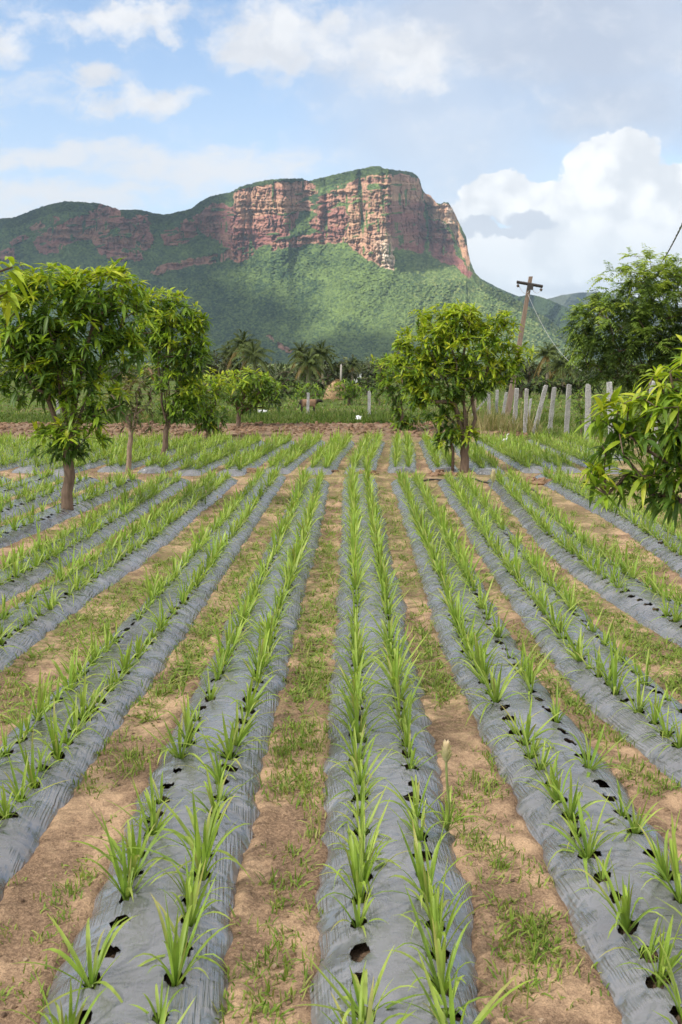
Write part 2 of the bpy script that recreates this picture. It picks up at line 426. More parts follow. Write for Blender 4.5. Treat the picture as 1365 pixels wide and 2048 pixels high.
# ------------------------------------------------------------------ ground
def grid_quads(nr, nc):
    i, j = np.meshgrid(np.arange(nr - 1), np.arange(nc - 1), indexing='ij'); a = (i * nc + j).ravel()
    return np.stack([a, a + 1, a + nc + 1, a + nc], 1)
mb = MB()
ys = np.array([-400, -50, 0, 30, 60, 120, 300, 800, 2000, 4000, 8500.]); xs = np.array([-5000, -1500, -400, -100, -30, 0, 30, 100, 400, 1500, 5000.])
X, Y = np.meshgrid(xs, ys); mb.add(np.stack([X, Y, np.full_like(X, -.16)], 2).reshape(-1, 3), grid_quads(len(ys), len(xs)), None, (0, 0, 0))
tag(mb.build('ground', M_PLAIN, smooth=False), kind='structure')

# ---- bed layout
SP_ = 1.236
OFF = {-1: [(0, -.05), (7, -.18), (12, -.12), (17, -.03), (27, 0)], -2: [(0, -.42), (8, -.34), (12, -.17), (17, -.1), (27, 0)],
       -3: [(0, -1.2), (12.9, -.51), (17, -.29), (27, 0)], -4: [(0, -1.1), (15, -.3), (19, -.14), (27, 0)],
       0: [(0, 0), (27, 0)], 1: [(0, .30), (4.65, .23), (5.6, .17), (7.6, .1), (10.5, -.06), (14, 0), (27, .03)],
       2: [(0, .5), (7.1, .19), (8.3, 0), (10, -.13), (13, -.17), (17, -.15), (24, .02), (28, .05)],
       3: [(0, 1.2), (10.9, .22), (12.5, .0), (14, -.14), (17, -.18), (19, -.16), (26, .14), (28, .14)],
       4: [(0, 0), (15, .22), (19, .46), (22, .42), (26, .33), (28, .33)]}
for k in range(-14, -4): OFF[k] = [(0, -2.4), (20, -.3), (27, 0)]
Y_GAP0, Y_GAP1, Y_END = 27.3, 28.7, 40.8
def cx_near(k, y):
    p = OFF[k]; o = np.interp(y, [a for a, b in p], [b for a, b in p])
    o = .5 * o + .25 * np.interp(np.asarray(y) - .9, [a for a, b in p], [b for a, b in p]) + .25 * np.interp(np.asarray(y) + .9, [a for a, b in p], [b for a, b in p])
    return .325 + .0076 * (y - 4.47) + SP_ * k + o + .05 * (vn(np.asarray(y) * .3, k * 7.3, 5) - .5)
def cx_far(k, y):
    x0 = cx_near(k, 28.5) if k in OFF else .51 + SP_ * k
    hd = np.interp(x0, [-14, -3, 2, 4, 5.5, 12], [.105, .086, .06, .03, -.004, -.004])
    return x0 + hd * (np.asarray(y) - 28.5) + .06 * (vn(np.asarray(y) * .3, k * 5.3, 9) - .5)
BEDS = []
for k in range(-9, 5):
    y0 = 2.6
    for y in np.arange(2.6, 27, .33):
        if abs(cx_near(k, y)) > .36 * y + 1.9: y0 = y + .33
        else: break
    if y0 < 26: BEDS.append(('near', k, cx_near, y0, Y_GAP0 + 1.7 * (vn(k * 3.1, 0, 2) - .45)))
for k in range(-14, 8):
    y0 = Y_GAP1 + 1.3 * (vn(k * 2.7, 1, 3) - .35)
    x0 = float(cx_far(k, 29))
    if k >= 7: y0 = 33
    BEDS.append(('far', k, cx_far, y0, Y_END - .5 * vn(k * 1.7, 4, 1)))
def wedge(k, y, side, seg):
    s = k * 13.7 + (5 if side > 0 else 0) + (50 if seg == 'far' else 0)
    return .448 + .085 * (fbm(np.asarray(y) * .9, s, 3, 4) - .5) + .07 * (vn(np.asarray(y) * 5, s, 8) - .5) + .035 * (vn(np.asarray(y) * 13, s, 9) - .5)
HB = .155
def bed_z(u, w, endf):
    a = np.abs(u) / w
    z = HB * (1 - np.clip(a, 0, 1) ** 2.7) - .035 * sstep(.8, 1, a)
    return z * endf - .07 * (1 - endf)
def endfade(y, y0, y1): return np.minimum(sstep(y0 - .05, y0 + .25, y), sstep(y1 + .05, y1 - .25, y))

# soil sheet
def soil():
    ny, nx = 430, 620
    ys = 2.3 * (43.5 / 2.3) ** np.linspace(0, 1, ny); tx = np.linspace(-1, 1, nx)
    Y = np.repeat(ys[:, None], nx, 1); X = tx[None] * (.40 * Y + 3.2)
    Z = .035 * (fbm(X * 2.2, Y * 2.2, 4, 3) - .5) + .026 * (fbm(X * 12, Y * 12, 3, 8) - .5) + .004
    dark = np.zeros_like(X)
    inb = np.zeros_like(X, bool)
    for seg, k, f, y0, y1 in BEDS:
        c = f(k, Y); u = X - c; m = (np.abs(u) < .7) & (Y > y0 - .1) & (Y < y1 + .1)
        if not m.any(): continue
        uu, yy = u[m], Y[m]; sd = np.sign(uu)
        w = np.where(sd > 0, wedge(k, yy, 1, seg), wedge(k, yy, -1, seg)); a = np.abs(uu)
        ef = endfade(yy, y0 + .2, y1 - .2)
        prof = bed_z(uu, w, ef) - .062
        t = sstep(w - .13, w + .01, a); base = Z[m]
        Z[m] = np.where(a < w + .01, prof * (1 - t) + base * t, base) * ef + (1 - ef) * base - .03 * (1 - t) * (1 - ef)
        # furrow soil is drawn up a little against the film
        Z[m] += .02 * np.exp(-((a - w - .04) / .06) ** 2) * (.4 + vn(yy * 2, k, 3))
        dark[m] = np.maximum(dark[m], (1 - sstep(w - .10, w - .02, a)) * .72)
        inb |= (np.abs(u) < .42) & (Y > y0) & (Y < y1)
    weed = sstep(.35, .6, fbm(X * .8, Y * .5, 3, 21)) * sstep(6.5, 12, Y) * (X > -5)
    weed = np.maximum(weed, sstep(6.0, 7.2, X - .02 * (Y - 20)) * (Y > 15))
    C = np.stack([dark, weed * .75, np.zeros_like(X)], 2).reshape(-1, 3)
    mb = MB(); mb.add(np.stack([X, Y, Z], 2).reshape(-1, 3), grid_quads(ny, nx), None, C)
    tag(mb.build('field_soil', M_SOIL), kind='structure')
soil()

def ordinal(n):
    one = ['', 'first', 'second', 'third', 'fourth', 'fifth', 'sixth', 'seventh', 'eighth', 'ninth', 'tenth', 'eleventh', 'twelfth', 'thirteenth', 'fourteenth', 'fifteenth',
           'sixteenth', 'seventeenth', 'eighteenth', 'nineteenth']
    if n < 20: return one[n]
    t = n // 10; r = n % 10
    if r == 0: return {2: 'twentieth', 3: 'thirtieth', 4: 'fortieth', 5: 'fiftieth', 6: 'sixtieth', 7: 'seventieth', 8: 'eightieth'}[t]
    return {2: 'twenty', 3: 'thirty', 4: 'forty', 5: 'fifty', 6: 'sixty', 7: 'seventy', 8: 'eighty'}[t] + '-' + one[r]
def bedname(k):
    return 'centre bed' if k == 0 else '%s bed %s of centre' % (ordinal(abs(k)), 'left' if k < 0 else 'right')

# ---- mulch beds with real holes
ROWU, CELL = .195, .265
UL = [-.275, -.235, -.195, -.155, -.115, -.0575, 0, .0575, .115, .155, .195, .235, .275]
EDGE = [.31, .345, .38, .41, .435, .455]
ULIN = np.array([-e for e in EDGE[::-1]] + UL + EDGE)
I0 = {-1: len(EDGE), 1: len(EDGE) + 8}          # first column of each hole cell
PLANTS = []
def bed(seg, k, f, y0, y1):
    r = np.random.default_rng(1000 + k * 17 + (500 if seg == 'far' else 0))
    ncell = int((y1 - y0) / CELL); y1 = y0 + ncell * CELL; nv = ncell * 4 + 1; nu = len(ULIN)
    v = y0 + np.arange(nv) * CELL / 4
    U, V = np.meshgrid(ULIN, v)
    W = np.where(U > 0, wedge(k, V, 1, seg), wedge(k, V, -1, seg))
    au = np.abs(U); Uo = np.where(au > .275, np.sign(U) * (.275 + (au - .275) / .18 * (W + .02 - .275)), U)
    ef = endfade(v, y0, y1)
    def zof(u, vv):
        w = np.where(u > 0, wedge(k, vv, 1, seg), wedge(k, vv, -1, seg)) + .02
        e = endfade(vv, y0, y1)
        s = k * 3.7
        n = .026 * (fbm(u * 5 + s, vv * 2.0, 2, 6) - .5) + .004 * (fbm(u * 16 + vv * 3, vv * 7 + s, 2, 2) - .5)
        return bed_z(u, w, e) + n * (1 - .6 * sstep(.75, 1, np.abs(u) / w))
    Z = zof(Uo, V)
    Vt = V + (0 if seg == 'near' else 0)
    verts = [np.stack([f(k, Vt) + Uo, Vt, Z], 2).reshape(-1, 3)]; uvs = [np.stack([Uo, V], 2).reshape(-1, 2)]
    keep = np.ones((nv - 1, nu - 1), bool); quads = []; n0 = nv * nu
    for sd in (-1, 1):
        c0 = I0[sd]; uc = sd * ROWU
        for ci in range(ncell):
            j0 = ci * 4; vc = v[j0] + CELL / 2 + r.uniform(-.035, .035); u0 = uc + r.uniform(-.018, .018)
            if ci < 1 and seg == 'near' and y0 > 3: pass
            if ci == 0 or ci == ncell - 1: continue
            keep[j0:j0 + 4, c0:c0 + 4] = False
            ring = [(j0, c0 + i) for i in range(4)] + [(j0 + i, c0 + 4) for i in range(4)] + [(j0 + 4, c0 + 4 - i) for i in range(4)] + [(j0 + 4 - i, c0) for i in range(4)]
            ridx = np.array([a * nu + b for a, b in ring])
            ru = Uo.ravel()[ridx]; rv = V.ravel()[ridx]
            ang = np.arctan2((rv - (v[j0] + CELL / 2)) / (CELL / 2), (ru - uc) / .08)
            big = r.uniform(.75, 1.1)
            rr = big * (1 + r.uniform(-.18, .18, 16) + .15 * np.cos(2 * ang + r.uniform(0, 6)))
            hu = u0 + .058 * rr * np.cos(ang); hv = vc + .066 * rr * np.sin(ang)
            mu = hu * .55 + ru * .45; mv = hv * .55 + rv * .45
            hz = zof(hu, hv) + .004 + .012 * r.uniform(-1, 1, 16); mz = zof(mu, mv) + .004
            verts += [np.stack([f(k, mv) + mu, mv, mz], 1), np.stack([f(k, hv) + hu, hv, hz], 1)]
            uvs += [np.stack([mu, mv], 1), np.stack([hu, hv], 1)]
            i = np.arange(16); i2 = (i + 1) % 16
            quads += [np.stack([ridx[i], ridx[i2], n0 + i2, n0 + i], 1), np.stack([n0 + i, n0 + i2, n0 + 16 + i2, n0 + 16 + i], 1)]
            n0 += 32
            PLANTS.append((seg, k, sd, float(f(k, vc) + u0), vc, float(zof(np.array(u0), np.array(vc))) - .05))
    q = grid_quads(nv, nu)[keep.ravel()]
    mb = MB(); mb.add(np.concatenate(verts), np.concatenate([q] + quads), None, (1, 1, 1), np.concatenate(uvs))
    o = mb.build('mulch_bed', M_PLASTIC)
    where = 'before the bare cross path' if seg == 'near' else 'beyond the bare cross path'
    tag(o, 'raised bed under grey plastic film, %s, %s' % (bedname(k), where), 'mulch bed', 'raised beds under grey plastic film')
for b in BEDS: bed(*b)

# ---- strap-leaved plants
GREEN = np.array([[.28, .41, .065], [.23, .36, .06], [.34, .45, .10]])
def plant_proto(seed, n, h, spread, S, across):
    r = np.random.default_rng(seed); mb = MB()
    az = np.arange(n) * 2.4 + r.uniform(-.5, .5, n); inner = np.linspace(1, 0, n)
    el = np.radians(32 + 52 * (1 - inner) + r.uniform(-8, 8, n)) if spread else np.radians(50 + 36 * (1 - inner) + r.uniform(-7, 7, n))
    d = np.stack([np.cos(az) * np.cos(el), np.sin(az) * np.cos(el), np.sin(el)], 1)
    base = np.stack([np.cos(az) * .014, np.sin(az) * .014, r.uniform(0, .05, n)], 1)
    L = h * r.uniform(.7, 1.15, n); L[-3:] *= .75
    W = r.uniform(.018, .029, n) * (h / .5) ** .5 * (1.25 if across == 2 else 1)
    dr = np.clip(r.normal(.30, .20, n) + .20 * inner, .02, .95)
    c = GREEN[r.integers(0, 3, n)] * r.uniform(.85, 1.12, (n, 1))
    mb.leaves(base, d, L, W, dr, c * np.array([.85, .9, .8]), S, across, 'blade', .45, None, np.where((np.arange(n) % 9 == 2)[:, None], np.array([[.46, .40, .14]]), c * np.array([1.25, 1.1, 1.0])))
    return mb
KINDS_ = [('bushy', 17, .56, True), ('tall', 14, .64, False), ('sparse', 8, .50, True), ('bushy', 16, .52, True), ('arching', 13, .62, True), ('upright', 12, .56, False), ('small', 9, .42, True), ('tall', 15, .62, False)]
PROTO = [plant_proto(40 + i, n, h, s, 6, 3) for i, (a, n, h, s) in enumerate(KINDS_)]
PMESH = [p.mesh('strap_leaf_plant', M_STRAP) for p in PROTO]
LOD = [plant_proto(40 + i, n, h, s, 3, 2) for i, (a, n, h, s) in enumerate(KINDS_)]
LODA = [(np.concatenate(p.v), np.concatenate(p.q), np.concatenate(p.c)) for p in LOD]
TREE_BASES = [tuple(G(135, 1030)[:2]), tuple(G(255, 950)[:2]), tuple(G(325, 923)[:2]), tuple(G(930, 945)[:2])]
def plants():
    r = np.random.default_rng(5); cand = []
    for (seg, k, sd, x, y, z) in PLANTS:
        if any((x - a) ** 2 + (y - b) ** 2 < .25 for a, b in TREE_BASES): continue
        if r.random() < (.15 if y < 7 else .07 if y < 14 else .03): continue
        dens = 1 if seg == 'far' else .97 - .25 * (fbm(y * .35, k * 3 + sd, 2, 31) > .68)
        if k <= -5 and seg == 'near': dens *= .75
        if r.random() > dens: continue
        px, py, dep = proj((x, y, z + .1))
        cand.append((dep, seg, k, sd, x, y, z, -40 < px < 1405 and py < 2110))
    cand.sort(key=lambda t: t[0])
    vis = [c for c in cand if c[7]][:300]; vs = set(id(c) for c in vis)
    cnt = {}; acc = MB(); av, aq, ac, n0 = [], [], [], 0
    for c in cand:
        dep, seg, k, sd, x, y, z, inv = c
        i = int(r.integers(0, 8)); s = r.uniform(.66, 1.08) * (.92 if y < 8 else 1.0)
        if abs(k) <= 1: s *= 1.08
        elif seg == 'near': s *= .94
        if seg == 'far': s *= 1.12
        a = r.uniform(0, 6.283)
        if id(c) in vs:
            o = bpy.data.objects.new('strap_leaf_plant', PMESH[i]); COL.objects.link(o)
            o.location = (x, y, z); o.rotation_euler = (r.uniform(-.22, .22), r.uniform(-.22, .22), a); o.scale = (s, s, s * r.uniform(.92, 1.08))
            cnt[(k, sd)] = cnt.get((k, sd), 0) + 1
            tag(o, '%s strap-leaved plant, %s from near end in %s row, %s' % (KINDS_[i][0], ordinal(cnt[(k, sd)]), 'left' if sd < 0 else 'right', bedname(k)),
                'plant', 'strap-leaved plants growing through the plastic film')
        else:
            v, q, cc = LODA[i]; ca, sa = math.cos(a), math.sin(a)
            vv = np.stack([v[:, 0] * ca - v[:, 1] * sa, v[:, 0] * sa + v[:, 1] * ca, v[:, 2]], 1) * s + (x, y, z)
            av.append(vv); aq.append(q + n0); ac.append(cc * r.uniform(.85, 1.15)); n0 += len(v)
    acc.add(np.concatenate(av), np.concatenate(aq), None, np.concatenate(ac))
    tag(acc.build('distant_strap_leaf_plants', M_STRAP), 'mass of green strap-leaved plants in the farther rows of the field', 'plants', None, 'stuff')
plants()

# flower spikes: taller plants with a pale bud head
def spike(px, py, top, D, label, lean=0):
    b = at(px, py, D); b[2] = .08
    t = at(px + lean, top, D); h = t[2] - b[2]
    root = empty('flowering_plant', b, label, 'plant')
    mb = plant_proto(int(px), 9, min(.6, h * .8), True, 6, 3); o = mb.build('leaf_rosette', M_STRAP, root, worldcoords=False)
    mb = MB(); pts = np.array([[0, 0, 0], [.01, 0, h * .3], [(t[0] - b[0]) * .5, 0, h * .6], [t[0] - b[0], 0, h * .86]])
    mb.tube(pts, [.011, .010, .009, .009], 6, (.30, .36, .12)); mb.build('flower_stalk', M_STRAP, root, worldcoords=False)
    mb = MB(); r = np.random.default_rng(int(px)); n = 46; tt = np.linspace(0, 1, n); az = tt * 60
    base = np.stack([(t[0] - b[0]) + np.cos(az) * .008, np.sin(az) * .008, h * (.80 + .14 * tt)], 1)
    el = np.radians(60 + 22 * tt); d = np.stack([np.cos(az) * np.cos(el), np.sin(az) * np.cos(el), np.sin(el)], 1)
    c = np.array([.62, .60, .34])[None] * (1 - tt[:, None]) + np.array([.85, .70, .54])[None] * tt[:, None]
    mb.leaves(base, d, np.full(n, h * .13), np.full(n, .034), np.full(n, -.05), c, 3, 3, 'leaf', .5)
    mb.build('bud_head', M_STRAP, root, worldcoords=False)
spike(893, 1760, 1492, 6.35, 'plant with one tall pale pinkish bud spike beside the centre bed')
spike(975, 1075, 945, 19.0, 'plant with a leaning cream flower stalk below the round mango tree', 12)
spike(412, 1032, 982, 22, 'plant with a cream flower stalk left of its pinkish neighbour')
spike(435, 1035, 992, 21.7, 'plant with a short pinkish flower stalk between two left beds')

# ---- weeds, clods, scraps between the beds
def in_beds(x, y):
    m = np.zeros(len(x), bool)
    for seg, k, f, y0, y1 in BEDS: m |= (np.abs(x - f(k, y)) < .455) & (y > y0) & (y < y1)
    return m
def tufts(mb, x, y, z, h, n, r, cols, spreadel=(25, 85), S=2, width=.012):
    N = len(x); idx = np.repeat(np.arange(N), n); M = len(idx)
    az = r.uniform(0, 6.283, M); el = np.radians(r.uniform(*spreadel, M))
    d = np.stack([np.cos(az) * np.cos(el), np.sin(az) * np.cos(el), np.sin(el)], 1)
    base = np.stack([x[idx] + r.normal(0, .03, M), y[idx] + r.normal(0, .03, M), z[idx]], 1)
    L = h[idx] * r.uniform(.5, 1.2, M); c = cols[r.integers(0, len(cols), M)] * r.uniform(.8, 1.2, (M, 1))
    mb.leaves(base, d, L, np.full(M, width) * r.uniform(.7, 1.4, M), r.uniform(.1, .7, M), c, S, 2, 'blade', 0, r.uniform(-.6, .6, M))
WEED = np.array([[.21, .30, .05], [.25, .33, .06], [.34, .34, .11], [.16, .26, .04]])
def weeds():
    r = np.random.default_rng(77); n = 60000
    y = 3.6 * (41 / 3.6) ** r.random(n); x = r.uniform(-1, 1, n) * (.38 * y + 1.5)
    k = ~in_beds(x, y); x, y = x[k], y[k]
    dens = sstep(.34, .56, fbm(x * 1.3, y * .9, 3, 12))
    reg = .24 + 1.5 * sstep(6.0, 10, y) * sstep(-2.6, -.6, x) + .7 * sstep(8, 13, y) * (x < -1)
    reg = np.where((y > 24) & (y < 44), .18, reg)
    reg = reg * np.where(x > 2.2, .7, 1)
    k = r.random(len(x)) < dens * reg * 1.2; x, y = x[k], y[k]
    near = y < 8.5
    mb = MB()
    tufts(mb, x[near], y[near], np.full(near.sum(), .0), r.uniform(.06, .17, near.sum()), 6, r, WEED, (35, 88), 3, .010)
    f = ~near
    tufts(mb, x[f], y[f], np.full(f.sum(), .0), r.uniform(.07, .2, f.sum()), 7, r, WEED, (8, 70), 2, .014)
    # sprouting sedge patches in the nearest furrows
    cx = np.array([-1.35, -1.6, -1.1, -1.45, .92, 1.05, -.18, -.25, 1.0, -.2, .95]); cy = np.array([6.4, 5.6, 7.4, 4.9, 6.9, 5.2, 8.2, 7.2, 9.4, 9.6, 6.2])
    q = r.integers(0, len(cx), 620); x = cx[q] + r.normal(0, .13, 620); y = cy[q] + r.normal(0, .25, 620); kk = ~in_beds(x, y); x, y = x[kk], y[kk]
    tufts(mb, x, y, np.zeros(len(x)), r.uniform(.05, .14, len(x)), 6, r, WEED, (25, 88), 3, .009)
    tag(mb.build('furrow_weeds', M_GRASS), 'low green and straw-coloured weeds in the furrows between the beds', 'weeds', None, 'stuff')
    # clods and small stones
    n = 9000; y = 3.6 * (30 / 3.6) ** r.random(n); x = r.uniform(-1, 1, n) * (.38 * y + 1); k = ~in_beds(x, y); x, y = x[k], y[k]
    R = .004 + .016 * r.random(len(x)) ** 5; c = np.array([[.34, .23, .15], [.24, .16, .10], [.12, .08, .055], [.44, .32, .22], [.30, .21, .14]])[r.integers(0, 5, len(x))]
    mb = MB(); mb.blobs(np.stack([x, y, R * .3], 1), R, c, 3)
    tag(mb.build('soil_crumbs', M_CLOD, smooth=False), 'small clods and stones lying on the furrow soil', 'soil crumbs', None, 'stuff')
weeds()

# ---- ploughed strip, right verge, fence-line weeds
def plough():
    ny, nx = 90, 300; X, Y = np.meshgrid(np.linspace(-24, 8.5, nx), np.linspace(41.4, 52.5, ny))
    e = np.minimum(sstep(41.4, 42.2, Y), sstep(52.5, 51.5, Y)) * sstep(8.5, 7, X)
    Z = e * (.02 + .13 * fbm(X * 1.6, Y * 2.2, 3, 4) + .10 * (fbm(X * 5, Y * 5, 2, 9) - .3)) - .02
    mb = MB(); mb.add(np.stack([X, Y, Z], 2).reshape(-1, 3), grid_quads(ny, nx), None, (0, 0, 0))
    tag(mb.build('ploughed_soil', M_PLOUGH), kind='structure')
    r = np.random.default_rng(3); n = 5200; x = r.uniform(-23, 8, n); y = r.uniform(42.4, 52, n); R = .03 + .10 * r.random(n) ** 2.5
    c = np.array([[.30, .19, .12], [.22, .14, .09], [.16, .10, .065]])[r.integers(0, 3, n)]
    mb = MB(); mb.blobs(np.stack([x, y, .06 + R * .4], 1), R, c, 9)
    tag(mb.build('plough_clods', M_CLOD, smooth=False), 'brown clods turned up across the ploughed strip behind the beds', 'clods', None, 'stuff')
plough()
LUSH = np.array([[.12, .20, .03], [.16, .24, .045], [.10, .16, .03], [.20, .25, .06]])
DRY = np.array([[.34, .29, .14], [.26, .25, .10], [.18, .21, .06], [.38, .31, .17]])
def verge():
    r = np.random.default_rng(8); mb = MB()
    # right verge between last bed and the fence
    n = 15000; y = r.uniform(15.5, 60, n); x = r.uniform(5.5, 26, n)
    edge = np.interp(y, [15, 19, 27, 29, 41, 42, 60], [5.6, 6.4, 6.9, 9.2, 9.2, 6.0, 5.5])
    k = (x > edge + .2 * r.random(n)) & (x < .40 * y + 2); x, y = x[k], y[k]
    h = r.uniform(.14, .42, len(x)) * (.6 + .8 * vn(x * .5, y * .5, 3))
    drym = vn(x * .35, y * .35, 6) > .55
    tufts(mb, x[~drym], y[~drym], np.full((~drym).sum(), -.12 + .1), h[~drym], 5, r, LUSH, (40, 88), 2, .026)
    tufts(mb, x[drym], y[drym], np.full(drym.sum(), -.02), h[drym], 5, r, np.concatenate([LUSH, DRY]), (40, 88), 2, .024)
    tag(mb.build('verge_grass', M_GRASS), 'green grass verge between the last beds and the stone fence posts', 'grass', None, 'stuff')
    # weed strip along the far fence
    mb = MB(); n = 9000; x = r.uniform(-30, 12, n); y = 52.6 + r.random(n) * 9.5
    h = (.25 + .55 * fbm(x * .45, y * .3, 2, 2)) * np.where(x < -10, .7, 1)
    tufts(mb, x, y, np.full(n, -.12), h * 1.15, 6, r, np.concatenate([LUSH * .7, LUSH, LUSH * .8, DRY[1:3]]), (45, 88), 2, .045)
    tag(mb.build('fence_line_weeds', M_GRASS), 'strip of tall dark green weeds along the far fence', 'weeds', None, 'stuff')
    # crop rows and rough grass of the plain behind
    mb = MB(); n = 11000; y = 62 + 95 * r.random(n) ** 1.3; x = r.uniform(-1, 1, n) * (.42 * y + 5)
    band = vn(x * .02, y * .22, 5); k = band > .42; x, y = x[k], y[k]
    tufts(mb, x, y, np.full(len(x), -.17), r.uniform(.15, .5, len(x)), 5, r, np.concatenate([LUSH * 1.2, LUSH * 1.5, DRY]), (35, 85), 2, .09)
    tag(mb.build('plain_grass', M_GRASS), 'rough green grass and crops on the plain behind the fence', 'grass', None, 'stuff')
    # tall straw-coloured grass clump by the posts
    b = G(985, 862); n = 260; x = b[0] + r.normal(0, 1.0, n); y = b[1] + r.normal(0, 1.4, n); mb = MB()
    tufts(mb, x, y, np.full(n, -.1), r.uniform(.8, 1.9, n), 8, r, DRY, (60, 88), 4, .024)
    tag(mb.build('dry_grass_clump', M_GRASS), 'tall straw-coloured grass clump at the foot of the stone fence posts', 'grass clump')
verge()

# ------------------------------------------------------------------ trees
def dirs(r, n, lo, hi):
    az = r.uniform(0, 6.283, n); el = np.radians(r.uniform(lo, hi, n))
    return np.stack([np.cos(az) * np.cos(el), np.sin(az) * np.cos(el), np.sin(el)], 1)
def skeleton(base, fork, tips, r0, seed, limbs=(), crooked=.012, up=.35):
    """trunk polyline + twigs joined to the nearest earlier node; returns segments with pipe-model radii"""
    r = np.random.default_rng(seed); base, fork = np.asarray(base, float), np.asarray(fork, float)
    nt = 7; P = [base + (fork - base) * t + (r.normal(0, crooked, 3) * (1, 1, 0) * (0 < t)) for t in np.linspace(0, 1, nt)]
    par = [-1] + list(range(nt - 1))
    order = np.argsort(np.linalg.norm(tips - fork, axis=1)); ends = []
    for q, T in enumerate(limbs):
        j = nt - 1 - (q % 3 == 2); p0 = P[j]; m = 6; prev = j; L = np.linalg.norm(T - p0)
        for s in range(1, m + 1):
            t = s / m; P.append(p0 + (T - p0) * np.array([t, t, t ** .8]) + r.normal(0, .02 * L, 3) * (s < m)); par.append(prev); prev = len(P) - 1
    for i in order:
        A = np.array(P[nt // 2:]); T = tips[i]
        dv = T - A; dist = np.linalg.norm(dv, axis=1) + .6 * np.maximum(0, A[:, 2] - T[2] + .1)
        j = int(np.argmin(dist)) + nt // 2; p0 = P[j]; L = np.linalg.norm(T - p0); m = max(1, int(L / (.35 * r0 / .12 + .12)))
        prev = j
        for s in range(1, m + 1):
            t = s / m; q = p0 + (T - p0) * t + np.array([0, 0, up * L * t * (1 - t) * .5]) + r.normal(0, .03 * L / m, 3) * (s < m)
            P.append(q); par.append(prev); prev = len(P) - 1
        ends.append(prev)
    cnt = np.zeros(len(P))
    for e in ends: cnt[e] += 1
    for i in range(len(P) - 1, 0, -1): cnt[par[i]] += cnt[i]
    tot = max(1, cnt[0]); rad = np.maximum(r0 * (cnt / tot) ** .58, .006)
    return np.array(P), np.array(par), rad, nt
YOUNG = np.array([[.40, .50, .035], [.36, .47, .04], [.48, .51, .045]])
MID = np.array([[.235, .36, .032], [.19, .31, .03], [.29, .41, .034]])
OLD = np.array([[.10, .18, .028], [.08, .15, .026], [.125, .21, .03]])
